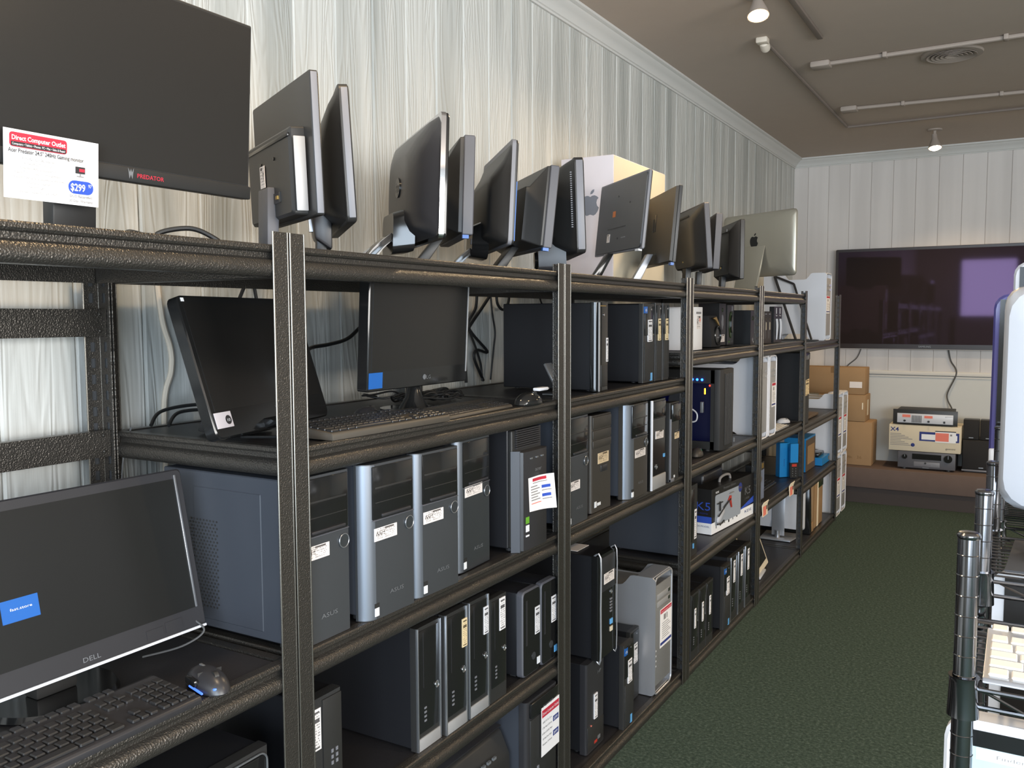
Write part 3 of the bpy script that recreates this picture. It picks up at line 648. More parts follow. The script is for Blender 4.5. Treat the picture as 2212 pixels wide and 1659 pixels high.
for y in (.006, .152): G().tube([(-.02, y, .390), (.006, y, .388), (.007, y, .2), (.007, y, .004), (-.01, y, .002)], .0035 if y < .1 else .0022, 8, 3).build('edge_strip', 'alu', t)
G().box(-.22, -.10, .03, .13, .392, .394).build('paper_slip', 'label_h', t)
mesh_slim((-.012, 3.068, zF), .100, .335, 'small desktop with blue chip sticker, front one beside the silver tower', 'label_v', True)
mesh_slim((-.085, 3.308, zF), .095, .300, 'small desktop half hidden between its twin and the silver tower', 'label_v')
# fourth unit
tower((-.03, 3.860, .5406), 0, .128, .40, .335, 'dark_tower', 'black tower with narrow white strip label left of the helicopter box', 'navy_case', 'black',
      [('l', 'label_v', .66, .90, .22, .64, 0), ('p', 'drive_door', 'black_gloss', .06, .6, .2, .95, .003, .002), ('p', 'sticker', 'sticker_sky', .5, .6, .10, .17, .003, 0)], .006, None, 0, .006)
for k, (y, lb) in enumerate(((3.862, 'leftmost of the three unmarked slim desktops on the floor shelf'), (3.975, 'middle of the three unmarked slim desktops on the floor shelf'), (4.088, 'rightmost of the three unmarked slim desktops, beside the blue stickered one'))):
    slim((-.012, y, zF), 0, .107, .312, 'black slim desktop, '+lb, trim=None, lab=('label_v', .38, .58, .46, .76), logo=False)
mesh_slim((.0, 4.335, zF), .118, .330, 'black desktop with two blue stickers on the fourth unit bottom shelf', 'label_v', True)
for k, (y, lb) in enumerate(((4.468, 'first'), (4.608, 'second'), (4.742, 'third'))):
    slim((-.006, y, zF), 0, .128, .345, 'silver striped slim desktop, %s of three before the fourth post' % lb, lab=('label_v', .40, .62, .58, .92), bottom=False, right=False, logo=False)

def cheese_tower(loc, rz, label, sheet=None, perf='alu_perf', shell='alu', w=.206, d=.47, h=.511):
    t = thing('aluminium_tower', label, 'computer', loc, rz, 'aluminium towers with handles')
    # flank outline (x, z), handles rising at front and back
    hi, lo = h, h*.905; b0 = h*.095
    def prof():
        p = []
        def arc(cx, cz, r, a0, a1, n=5): return [(cx+r*math.cos(R(a0+(a1-a0)*i/n)), cz+r*math.sin(R(a0+(a1-a0)*i/n))) for i in range(n+1)]
        p += arc(-.022, hi-.022, .022, 0, 90); p += [(-.10, hi)]; p += [(-.115, hi-.004), (-.135, hi-.03), (-.15, lo+.004), (-.165, lo)]
        p += [(-d+.165, lo), (-d+.15, lo+.004), (-d+.135, hi-.03), (-d+.115, hi-.004), (-d+.10, hi)]; p += arc(-d+.022, hi-.022, .022, 90, 180)
        p += arc(-d+.022, .022, .022, 180, 270); p += [(-d+.10, 0), (-d+.115, .004), (-d+.135, .03), (-d+.15, b0-.004), (-d+.165, b0), (-.165, b0), (-.15, b0-.004), (-.135, .03), (-.115, .004), (-.10, 0)]
        p += arc(-.022, .022, .022, 270, 360); return p
    P = prof()
    for a, b_ in ((0, .006), (w-.006, w)): G().prism(P, 'y', a, b_).build('side_panel', shell, t)
    for x0, x1 in ((-.10, 0), (-d, -d+.10)):
        for z0, z1 in ((h-.006, h), (0, .006)):
            G().box(x0+(.012 if x0 > -.2 else 0), x1-(.012 if x0 > -.2 else 0), .004, w-.004, z0, z1, .002, 1).build('handle', shell, t)
    G().tube([(-.003, .010, h-.024), (-.008, .010, h-.008)], .004, 6, 1)
    G().box(-d+.01, -.012, .006, w-.006, h*.105, h*.895).build('chassis', 'alu_perf', t)
    f = G().box(-.012, -.004, .006, w-.006, h*.075, h*.925, .003).build('front_grille', perf, t)
    rim = G(Matrix.Translation((-.004, w/2, h/2))).tube([(0, p[0], p[1]) for p in rrect(w-.008, h-.008, .026)]+[(0, w/2-.004, h/2-.030)], .0038, 6, 1).build('front_rim', 'alu_white' if shell != 'alu' else 'alu', t)
    for z in (.80, .735): G().box(-.004, -.0028, .03, w-.03, z*h, (z+.045)*h, .001).build('drive_slot', 'silver_matte', t); G().box(-.003, -.0018, w-.05, w-.026, z*h+.004, (z+.045)*h-.004).build('slot_end', 'chrome', t)
    for k in range(4): G().box(-.004, -.0028, .014, .024, .24*h+k*.022, .252*h+k*.022).build('port', 'white_plastic', t)
    if sheet:
        y0, y1, z0, z1, kind = sheet
        s = G().box(-.0025, -.0015, y0*w, y1*w, z0*h, z1*h).build('price_sheet', 'white_paper', t)
        dz = (z1-z0)*h; yc = (y0+y1)/2*w; yw = (y1-y0)*w
        G().box(-.0015, -.0009, y0*w+.003, y1*w-.003, z1*h-.12*dz, z1*h-.02*dz).build('print_header', 'print_red', s)
        if kind: G().text('Direct Computer Outlet', .008, (-.0006, yc, z1*h-.09*dz), width=yw*.85).build('print_header_text', 'print_white', s)
        G().box(-.0015, -.0009, y0*w+.003, y1*w-.003, z0*h+.01, z0*h+.13*dz).build('print_price', 'print_navy', s)
        g = G()
        for i in range(8): g.box(-.0015, -.0009, yc-yw*.33, yc+yw*(.2+.1*(i % 3)), z1*h-(.40+i*.055)*dz, z1*h-(.385+i*.055)*dz)
        g.box(-.0015, -.0009, yc-yw*.2, yc-yw*.02, z1*h-.32*dz, z1*h-.18*dz); g.box(-.0015, -.0009, yc+yw*.05, yc+yw*.12, z1*h-.32*dz, z1*h-.18*dz)
        g.build('print_lines', 'print_grey', s)
    return t
cheese_tower((-.016, 3.412, zF), 0, 'silver aluminium tower with a price sheet on the third unit bottom shelf', (.30, .97, .37, .70, 1))
cheese_tower((-.012, 5.045, .9456), 0, 'white-sided aluminium tower directly behind the lit gaming computer', None, 'silver_matte', 'alu_white', w=.165, h=.483)
cheese_tower((-.006, 5.222, .9456), 0, 'aluminium tower with cream label left of the white mouse', (.35, .9, .36, .66, 0), 'silver_matte', 'alu_white', w=.165, h=.483)
cheese_tower((-.02, 6.93, 1.4756), 0, 'aluminium tower standing above the farthest unit upper shelf', (.1, .7, .40, .66, 0), 'silver_matte', 'alu_white')
for (y, z, s) in ((7.50, .002, 'nearer stack, lower'), (7.50, .514, 'nearer stack, upper'), (7.735, .002, 'farther stack, lower'), (7.735, .514, 'farther stack, upper')):
    cheese_tower((-.012, y, z), 0, 'aluminium tower past the last shelf post, %s one' % s, (.2, .75, .30, .62, 0), 'silver_matte', 'alu_white')

# ------------------------------------------------------------------ monitors
def monitor(name, label, c, yaw, tilt, w, h, deck, t=.022, bez='black', scr='screen_matte', border=.016, chin=.022, back=None, backm='black', neck=None, basem='black_gloss',
            base=(.22, .17), rim=None, r=.006, group=None, extras=None, base_shape='oval', neckm=None, base_x=0, rear=False):
    """c: middle of the panel's lower edge; the screen faces local +x"""
    if rear: c = (c[0]+t*math.cos(R(yaw)), c[1]+t*math.sin(R(yaw)), c[2])
    o = thing(name, label, 'monitor', (c[0], c[1], deck), yaw, group); z0 = c[2]-deck
    M = Matrix.Translation((0, 0, z0)) @ Matrix.Rotation(R(-tilt), 4, 'Y'); o_M = M
    zc = h/2
    fr = G(M).loft([(-t, 0, zc, w/2-.002, h/2-.002, r), (-t+.002, 0, zc, w/2, h/2, r), (-.003, 0, zc, w/2, h/2, r), (0, 0, zc, w/2-.003, h/2-.003, r)]).build('bezel', bez, o)
    G(M).box(-.001, .0008, -w/2+border, w/2-border, chin, h-border).build('screen', scr, o)
    if rim: G(M).loft([(-t-.0015, 0, zc, w/2+.0015, h/2+.0015, r), (-t*.45, 0, zc, w/2+.0015, h/2+.0015, r)]).build('rim', rim, o)
    bk = None
    if back: bk = G(M).loft([(-t+.002-a, 0, zb, hw*w, hh*h, rr) for a, zb, hw, hh, rr in [(q[0], q[1]*h, q[2], q[3], q[4]) for q in back]]).build('back_cover', backm, o)
    if neck:
        kind, nw, nz = neck; nm = neckm or basem
        if kind == 'post': G().prism([(-t-.055+base_x*.0, 0.008), (-t-.030, .008), (-t-.022, nz), (-t-.052, nz)], 'y', -nw/2, nw/2, .003).build('stand_neck', nm, o)
        elif kind == 'lean': G().prism([(-t-.125, .006), (-t-.085, .006), (-t-.020, nz), (-t-.05, nz)], 'y', -nw/2, nw/2, .004).build('stand_neck', nm, o)
        elif kind == 'curve':
            p1 = [(-t-.02-.10*math.sin(a), nz*(1-a/1.45)) for a in [1.45*i/8 for i in range(9)]]; p2 = [(x-.028, z) for x, z in p1]
            G().prism(p1+p2[::-1], 'y', -nw/2, nw/2, .002).build('stand_neck', nm, o)
        bx = -t-.04-(.06 if kind != 'post' else 0)+base_x
        if base_shape == 'oval': G().prism([(bx+base[1]/2*math.cos(a)+.03, base[0]/2*math.sin(a)) for a in [2*math.pi*i/28 for i in range(28)]], 'z', 0, .010, .003).build('stand_base', basem, o)
        else: G().prism([(bx+.03+p[0], p[1]) for p in rrect(base[1], base[0], .02)], 'z', 0, .010, .003).build('stand_base', basem, o)
    if extras: extras(o, M, w, h, t)
    return o
def ports(o, M, x, y, z):
    p = G(M).box(x-.0005, x+.004, y-.03, y+.03, z-.012, z+.012, .001, 1).build('port_recess', 'black_gloss', o)
    G(M).box(x-.0025, x-.0005, y-.016, y-.002, z-.004, z+.004).build('connector', 'gold', p)
ZT = Z1+.0006
def ex1(o, M, w, h, t):
    x = -t-.036
    for k in (.10, -.10):
        G(M).cyl((x-.0006, k*.5, .12+.02), .004, .002, 'x', 8).build('screw_hole', 'black_gloss', o); G(M).cyl((x-.0006, k*.5, .06), .004, .002, 'x', 8).build('screw_hole', 'black_gloss', o)
    G(M).box(x-.0015, x, .02, .055, .085, .135).build('spec_label', 'label_h', o); ports(o, M, x, -.055, .052)
    G(M).box(x-.001, x+.003, -.16, .17, .172, .180, .001).build('vent_slot', 'black_gloss', o)
    G(M).box(-t-.030, -t-.004, -.1795, -.1755, .012, .17, .002).build('side_trim', 'silver_matte', o)  # lit side of the boxed back, put in as pale grey
    G(M).box(-.018, -.004, -w/2-.0015, -w/2+.004, .004, h-.004, .001).build('edge_trim', 'grey_plastic', o)
monitor('flat_monitor', 'black monitor with boxed lower back and silver edge, next to the large gaming monitor', (-.2065, 1.540, 1.879), 62, 2, .43, .302, ZT, .020,
        back=[(0, .33, .375, .315, .006), (.030, .33, .375, .31, .006), (.036, .33, .36, .29, .006)], neck=('post', .075, .15), basem='black', neckm='mid_grey', extras=ex1)
def ex2(o, M, w, h, t):
    G(M).prism([(-t-.06, -.02), (-t-.02, -.05), (-t-.01, .13), (-t-.04, .15), (-t-.066, .06)], 'y', -.045, .045, .008).build('hinge_cover', 'black_satin', o)
    G(M).box(-t-.070, -t-.06, -.01, .012, .0, .05).build('hinge_plate', 'silver', o)
    G(M).box(-.018, -.003, -w/2-.0012, -w/2+.003, .01, h-.01, .001).build('edge_trim', 'grey_plastic', o)
monitor('curved_monitor', 'narrow looking black monitor with hinged stand arm, second from the large gaming monitor', (-.201, 1.721, 1.878), 47, 3, .44, .31, ZT, .024, r=.016,
        back=[(0, .5, .485, .485, .016), (.02, .47, .42, .42, .03), (.04, .42, .3, .3, .05)], neck=('post', .05, .12), basem='black', extras=ex2, base=(.16, .12))
def ex3(o, M, w, h, t):
    G(M).prism([(p[0]*.9, p[1]*.9+.155) for p in [(.03*math.cos(a), .03*math.sin(a)) for a in [2*math.pi*i/24 for i in range(24)]]], 'x', -t-.0515, -t-.048).build('logo_disc', 'black_gloss', o)
    G(M).text('hp', .04, (-t-.0522, 0, .143), u=(0, -1, 0), width=.034).build('lettering', 'gun_dark', o)
    G(M).box(-t-.003, -t-.001, -w/2+.045, -w/2+.047, .06, h-.05).build('seam_strip', 'silver', o)
    G(M).loft([(-t-.075, 0, .025, .07, .055, .02), (-t-.02, 0, .04, .09, .06, .02)]).build('hinge_cover', 'black_gloss', o)
    G().tube([(-t-.03, .03, .10), (-t-.10, .03, .05), (-t-.15, .03, .012), (-t-.10, .03, .008)], .008, 8).build('stand_loop', 'chrome', o)
monitor('glossy_monitor', 'glossy black curved-back monitor with bright silver edge and round logo', (-.176, 2.001, 1.857), 50, -2, .53, .31, ZT, .020, rim='chrome', r=.012, backm='black_satin', bez='black_gloss',
        back=[(0, .5, .485, .485, .014), (.018, .5, .45, .45, .04), (.036, .48, .36, .38, .06), (.050, .47, .24, .28, .06)], neck=('curve', .10, .10), extras=ex3)
def ex4(o, M, w, h, t):
    G(M).box(-.03, -.012, -w/2+.004, -w/2+.022, -.010, 0).build('blue_tag', 'sticker_blue', o)
monitor('boxy_monitor', 'small dark monitor half hidden behind the glossy one', (-.240, 2.293, 1.894), 43, -2, .45, .28, ZT, .032, bez='mid_grey', r=.004,
        back=[(0, .5, .485, .485, .004), (.012, .5, .48, .48, .004), (.045, .42, .38, .34, .006), (.06, .40, .36, .32, .006)], neck=('lean', .06, .10), basem='black', extras=ex4)
def ex5(o, M, w, h, t):
    for k in range(4): G(M).tube([(-t-.012-k*.004, -.22+k*.01, h-.07-k*.008), (-t-.03-k*.004, -.10, h-.085-k*.010), (-t-.038-k*.003, .10, h-.10-k*.010), (-t-.02, .23, h-.105-k*.010)], .0035, 6).build('back_rib', 'black_gloss', o)
    G(M).loft([(-t-.08, 0, .02, .06, .05, .03), (-t-.03, 0, .03, .085, .065, .03)]).build('hinge_cover', 'black_gloss', o)
    G(M).box(-t-.0815, -t-.079, -.045, -.032, .01, .028).build('label', 'grey_plastic', o)
    G(M).box(-.0015, .0008, -w/2+.001, -w/2+.012, .01, h*.6).build('colour_strip', 'sticker_blue', o)
monitor('ribbed_monitor', 'black monitor with wavy ribs across its back and blue film at the edge', (-.217, 2.484, 1.878), 42, -3, .50, .31, ZT, .018, rim='grey_plastic', r=.014,
        back=[(0, .5, .488, .488, .014), (.022, .42, .47, .40, .03), (.05, .38, .40, .30, .05), (.056, .36, .36, .26, .05)], neck=('curve', .055, .10), extras=ex5)
def ex6(o, M, w, h, t):
    G(M).text('DELL', .030, (-.0635, .0, .222), u=(0, -1, 0), v=(.557, 0, .83), width=.10, bold=.01).build('lettering', 'logo_grey', o)
    ports(o, M, -t-.065, -.05, .03)
    G(M).box(-.03, -.01, -w/2+.004, -w/2+.022, -.010, 0).build('blue_tag', 'sticker_blue', o)
monitor('framed_monitor', 'dark square-backed monitor with raised name letters on its slanted upper back', (-.239, 2.739, 1.885), 47, -6, .46, .27, ZT, .030, bez='mid_grey', r=.004,
        back=[(0, .5, .485, .485, .004), (.010, .5, .485, .485, .004), (.055, .40, .41, .34, .006), (.066, .40, .40, .33, .006)], neck=('lean', .075, .10), basem='black', extras=ex6)
def ex7(o, M, w, h, t):
    for k in range(26): G(M).box(-.047, -.041, -.2085, -.199, .09+k*.0075, .0935+k*.0075).build('vent_slit', 'grey_plastic', o)
    G(M).box(-.028, -.004, -w/2-.0015, -w/2+.004, .012, h-.012, .001).build('edge_trim', 'grey_plastic', o)
    G(M).loft([(-t-.12, -.04, .02, .055, .075, .02), (-t-.02, -.04, .03, .065, .085, .02)]).build('hinge_cover', 'black_satin', o)
    G(M).lathe((-t-.12, -.04, -.01), [(.001, -.012), (.028, -.010), (.036, 0), (.001, .004)], 20, 'x').build('hinge_knob', 'black_gloss', o)
    G(M).box(-t-.10, -t-.05, -.096, -.0945, .055, .075, .001).build('hinge_screws', 'chrome', o)
monitor('dotted_monitor', 'thick black monitor with a column of vent dots beside the double post', (-.172, 2.972, 1.883), 35, 2, .45, .33, ZT, .034, r=.02,
        back=[(0, .5, .49, .49, .02), (.022, .5, .42, .46, .02), (.06, .5, .30, .40, .03), (.075, .5, .26, .36, .03)], neck=('post', .06, .06), basem='black', extras=ex7)
def ex8(o, M, w, h, t):
    x = -t-.0062
    G(M).box(x-.001, x, .045, .075, .155, .180).build('sticker', 'sticker_orange', o)
    G(M).box(x-.001, x+.002, -.075, .115, .104, .108).build('seam', 'black_gloss', o); G(M).box(x-.0012, x, .085, .115, .05, .085).build('spec_label', 'label_h', o)
    for a, b_ in ((.03, .24), (-.1, .20), (.0, .06)): G(M).cyl((x-.0006, a, b_), .004, .001, 'x', 8).build('screw_hole', 'black_gloss', o)
    G(M).box(x-.001, x, -.085, -.04, .058, .062).build('port_marks', 'logo_grey', o)
    G(M).box(-.02, -.005, -w/2+.02, -w/2+.055, -.008, .0).build('blue_tag', 'print_white', o)
monitor('slim_monitor', 'thin flat-backed black monitor with small orange sticker before the white carton', (-.207, 3.461, 1.928), 46, -6, .51, .31, ZT, .014, rim='grey_plastic', r=.006, backm='gun_dark',
        back=[(0, .5, .49, .49, .008), (.008, .5, .48, .48, .02)], neck=('lean', .035, .12), extras=ex8, base_x=.02)
def ex9(o, M, w, h, t):
    for a in (.0, .035): G(M).box(-t-.0135, -t-.012, .03+a, .048+a, .155, .235-.5*a).build('logo_bar', 'black_gloss', o)
    G(M).box(-t-.0135, -t-.012, -.02, .12, .045, .053).build('port_row', 'black_gloss', o)
    G(M).box(-.02, -.006, -w/2+.01, -w/2+.045, -.012, .0).build('blue_tag', 'sticker_blue', o)
monitor('bronze_monitor', 'bronze tinted thin monitor on a silver wedge leg', (-.179, 3.855, 1.893), 36, -5, .52, .33, ZT, .016, r=.003, backm='gun_brown', bez='black',
        back=[(0, .5, .495, .495, .003), (.014, .5, .485, .485, .003)], neck=('lean', .045, .14), neckm='alu', basem='black', extras=ex9, base=(.16, .10))
def ex10(o, M, w, h, t):
    ports(o, M, -t-.052, .02, .05)
    G(M).box(-t-.05, -t-.046, -.13, .13, h-.055, h-.048).build('vent_slot', 'black_gloss', o)
monitor('brown_monitor', 'brown-black monitor with bulging rounded back on a square neck', (-.174, 4.402, 1.894), 34, 4, .49, .32, ZT, .026, r=.01, bez='mid_grey', backm='black',
        back=[(0, .5, .485, .485, .01), (.012, .5, .46, .46, .03), (.045, .44, .40, .40, .04), (.055, .42, .36, .36, .04)], neck=('post', .07, .10), basem='black', extras=ex10)
monitor('thin_edge_monitor', 'dark monitor seen almost edge-on between two other monitors', (-.208, 4.726, 1.906), 27, -3, .45, .29, ZT, .034, r=.004, bez='mid_grey',
        back=[(0, .5, .485, .485, .006), (.02, .5, .44, .44, .02), (.05, .45, .36, .36, .02)], neck=('post', .06, .10), basem='black')
def ex12(o, M, w, h, t):
    G(M).box(-t-.055, -t-.05, -.15, .15, h-.06, h-.045).build('vent_slot', 'black_gloss', o); ports(o, M, -t-.052, .0, .07)
    G(M).text('DELL', .02, (-t-.0535, .0, .13), u=(0, -1, 0), width=.055).build('lettering', 'gun_dark', o)
monitor('low_monitor', 'low black monitor just before the silver all-in-one computer', (-.154, 4.951, 1.862), 30, 0, .47, .32, ZT, .024, r=.004,
        back=[(0, .5, .485, .485, .006), (.015, .5, .47, .47, .006), (.05, .45, .38, .36, .01)], neck=('post', .06, .08), basem='black', extras=ex12)
def logo(g, o, s, u, v=(0, 0, 1)):
    g.poly([(p[0]*s, p[1]*s) for p in FRUIT], o, u, v).poly([(p[0]*s, p[1]*s) for p in LEAF], o, u, v); return g
def all_in_one(label, c, yaw, w, h, deck, shell, tilt=0, logom='logo_black', scr='screen', stand=True):
    o = thing('all_in_one_computer', label, 'computer', (c[0], c[1], deck), yaw); z0 = c[2]-deck
    M = Matrix.Translation((0, 0, z0)) @ Matrix.Rotation(R(-tilt), 4, 'Y'); zc = h/2
    G(M).loft([(-.052, 0, zc, w*.22, h*.22, .1), (-.046, 0, zc, w*.36, h*.36, .12), (-.034, 0, zc, w*.45, h*.45, .07), (-.020, 0, zc, w*.492, h*.492, .035), (-.012, 0, zc, w/2, h/2, .028), (0, 0, zc, w/2, h/2, .026)]).build('shell', shell, o)
    G(M).loft([(-.001, 0, zc+.03, w/2-.004, h/2-.034, .02), (.002, 0, zc+.03, w/2-.004, h/2-.034, .02)]).build('glass', 'black_gloss', o)
    G(M).box(.0015, .0026, -w/2+.03, w/2-.03, .09, h-.03).build('screen', scr, o)
    logo(G(M), (-.0535, 0, zc+.02), .085, (0, -1, 0)).build('logo', logom, o)
    if stand:
        p = [(-.05, zc*.95+z0), (-.058, zc*.95+z0), (-.145, .006), (-.135, 0), (.03, 0), (.03, .006), (-.128, .008)]
        G().prism(p, 'y', -.10, .10, .0015).build('stand', shell, o)
    return o
all_in_one('silver all-in-one computer with dark fruit logo at the end of the top shelf', (-.296, 6.043, 1.927), 61, .65, .43, ZT, 'alu_warm')

# large gaming monitor, facing the aisle
def exP(o, M, w, h, t):
    G(M).box(-.012, .004, -w/2-.002, w/2+.001, 0, .026, .003).build('chin_bar', 'black', o)
    G(M).text('PREDATOR', .0105, (.0045, .040, .009), width=.056, bold=.01).build('lettering', 'print_red', o)
    G(M).poly([(-.006, .012), (-.003, -.008), (0, .0), (.003, -.008), (.006, .012), (.002, .004), (0, .010), (-.002, .004)], (.0045, -.001, .013)).build('emblem', 'logo_grey', o)
    G(M).box(-.06, -.02, -.10, -.055, -.02, .14, .004).build('stand_mount', 'black', o)
pm = monitor('gaming_monitor', 'very large dark gaming monitor filling the upper left corner', (-.102, 1.026, 1.902), -.2, -3.6, .555, .343, ZT, .022, bez='black', scr='screen_wide', border=.006, chin=.028, r=.003,
             back=[(0, .5, .48, .48, .01), (.03, .5, .3, .3, .03)], extras=exP, rear=False)
G().prism([(-.060, .005), (-.030, .005), (-.022, .12), (-.055, .12)], 'y', -.128, -.048, .003).build('stand_neck', 'black', pm)
G().prism([(-.035, -.24), (-.02, -.02), (-.02, .0), (-.035, .04), (-.07, .06), (-.09, -.08), (-.07, -.24)], 'z', 0, .008, .002).build('stand_base', 'black', pm)
# its paper price sign
_Mp = Matrix.Translation((-.102, 1.026, 1.902)) @ Matrix.Rotation(R(-.2), 4, 'Z') @ Matrix.Rotation(R(3.6), 4, 'Y')
sg = thing('price_sign', 'white paper price sign with red header taped to the gaming monitor', 'sign'); sg.matrix_world = _Mp
W_, H_ = .158, .106; yo, zo = -.2325, -.0525
G().prism([(.0150, yo), (.0150, yo+.05), (.0165, yo+.11), (.0185, yo+W_), (.0190, yo+W_), (.0170, yo+.11), (.0155, yo+.05), (.0155, yo)], 'z', zo, zo+H_).build('paper', 'white_paper', sg)
def P(px, py): return yo+W_*px, zo+H_*py
xs = .0196
y_, z_ = P(.345, .85); G().prism([(y_+p[0], z_+p[1]) for p in rrect(.094, .022, .005)], 'x', xs-.001, xs).build('header', 'print_red', sg)
y_, z_ = P(.345, .795); hb = G().box(xs, xs+.0002, y_-.045, y_+.045, z_-.0042, z_+.0024).build('header_band', 'print_dark', sg)
y_, z_ = P(.345, .845); G().text('Direct Computer Outlet', .0100, (xs+.0006, y_, z_), width=.088, bold=.02).build('header_text', 'print_white', sg)
y_, z_ = P(.345, .77); G().text('Computers • Tablets • Phones  PC • Mac • Sales & Repair', .0052, (xs+.0008, y_, z_), width=.087).build('band_text', 'print_white', sg)
y_, z_ = P(.43, .665); G().text('Acer Predator 24.5" 240Hz Gaming monitor', .0092, (xs, y_, z_), width=.126, bold=.012).build('title_text', 'print_dark', sg)
g = G()
for k, (s, wd) in enumerate((('24.5" Full HD (1920 x 1080) Widescreen', .056), ('with NVIDIA G-SYNC Technology', .046), ('Refresh Rate: 240Hz - Using Display Port', .058), ('Response Time: 1ms. Flicker-less Technology-Reduces', .076), ('annoying screen flickering that can cause eye strain when viewing', .092), ('the monitor for long periods.', .042), ('Pixel Pitch: 0.283mm', .030), ('Signal Inputs: 1 x Display Port 1.2 & 1 x HDMI', .064))):
    y_, z_ = P(.335, .575-k*.068); g.text(s, .0062, (xs, y_, z_), width=wd)
g.build('detail_text', 'print_grey', sg)
y_, z_ = P(.80, .275); G().prism([(y_+p[0], z_+p[1]) for p in rrect(.044, .0215, .0105)], 'x', xs-.001, xs).build('price_pill', 'print_blue', sg)
G().text('$299', .0165, (xs+.0006, y_-.006, z_-.006), width=.026, bold=.02).text('97', .008, (xs+.0006, y_+.0155, z_+.001), width=.006).build('price_text', 'print_white', sg)
g = G(); y_, z_ = P(.80, .115); g.text('DCO Recertified', .0062, (xs, y_, z_), width=.040, bold=.01); g.text('30 Day  Warranty', .0062, (xs, y_, z_-.0075), width=.042, bold=.01); g.build('warranty_text', 'print_grey', sg)
y_, z_ = P(.79, .535); mp_ = G().box(xs-.0002, xs+.0002, y_-.0085, y_+.0085, z_-.005, z_+.006).build('monitor_picture', 'print_dark', sg)
G().box(xs+.0002, xs+.0005, y_-.002, y_+.0075, z_-.002, z_+.003).build('picture_glow', 'print_red', mp_); G().box(xs-.0002, xs+.0002, y_-.001, y_+.001, z_-.009, z_-.005).box(xs-.0002, xs+.0002, y_-.006, y_+.006, z_-.0105, z_-.009).build('picture_stand', 'print_grey', mp_)

# second unit, keyboard shelf
ZB2 = 1.3926
def exA(o, M, w, h, t):
    G(M).box(.0006, .0016, -w/2+.008, -w/2+.066, .022, .056).build('price_label', 'box_white', o)
    G(M).cyl((.0012, -w/2+.052, .038), .010, .001, 'x', 20).build('label_badge', 'print_dark', o)
    G(M).text('10', .009, (.0026, -w/2+.052, .0345), width=.010).build('badge_text', 'print_white', o)
    G(M).box(.0006, .0012, -w/2+.012, -w/2+.022, h-.014, h-.006).build('corner_sticker', 'print_white', o)
    G(M).cyl((-.001, .02, .024), .0115, .003, 'x', 24).build('logo_disc', 'chrome', o); G(M).text('hp', .013, (.0024, .02, .019), width=.010).build('logo_text', 'black', o)
    G(M).text('2009f', .006, (.0012, .01, .046), width=.018).build('lettering', 'logo_grey', o)
    G(M).prism([(.04, .006), (.02, .018), (-.01, .03), (-.02, .0)], 'y', -.06, .06, .004).build('stand_foot', 'black_gloss', o)
    G(M).box(-.045, -.02, -w/2+.02, w/2-.02, .02, h-.03, .01).build('back_cover', 'black', o)
    G().prism([(-.05, 0), (-.17, 0), (-.19, .004), (-.115, .17), (-.09, .17)], 'y', -.05, .05, .003).build('stand_strut', 'black', o)
hm = monitor('tilted_monitor', 'black monitor tilted far back on the keyboard shelf, with pink price label', (-.212, 1.486, 1.408), 14, 17.3, .482, .315, ZB2, .028, r=.018, bez='black_gloss', scr='screen', border=.016, chin=.060, extras=exA, rear=False)
t = thing('vga_plug', 'blue video plug lying under the tilted monitor corner', 'cable plug', (-.03, 1.357, ZB2))
G().box(-.012, .012, -.018, .018, .002, .026, .004).build('plug_body', 'sticker_blue', t); G().box(.012, .02, -.010, .010, .007, .019, .002).build('plug_metal', 'chrome', t); G().tube([(-.012, 0, .014), (-.06, .01, .012), (-.16, -.01, .008)], .003).build('plug_cord', 'cable', t)
def exB(o, M, w, h, t):
    G(M).box(.0006, .0016, -w/2+.004, -w/2+.062, .008, .050).build('blue_sticker', 'sticker_blue', o)
    G(M).text('LG', .015, (.0016, .035, .020), width=.020).build('lettering', 'logo_grey', o); G(M).cyl((.0002, .016, .026), .0075, .001, 'x', 20).build('logo_disc', 'logo_grey', o)
    G(M).box(-.002, .0022, w/2-.008, w/2-.004, .03, h, .0005).build('edge_strip', 'silver_matte', o)
    G().lathe((-.045, .03, .008), [(.045, 0), (.042, .004), (.026, .03), (.016, .07), (.014, .1)], 24).build('stand_neck', 'black_gloss', o)
    G().cyl((-.055, .03, 0), .09, .008, 'z', 32).build('stand_base', 'black_gloss', o)
monitor('upright_monitor', 'upright black monitor with bright blue corner sticker behind the keyboards', (-.190, 2.010, 1.466), 1.4, -3, .485, .318, ZB2, .035, r=.006, bez='black_gloss', scr='screen', border=.016, chin=.052,
        back=[(0, .5, .47, .47, .01), (.03, .5, .3, .35, .02)], extras=exB, rear=False)
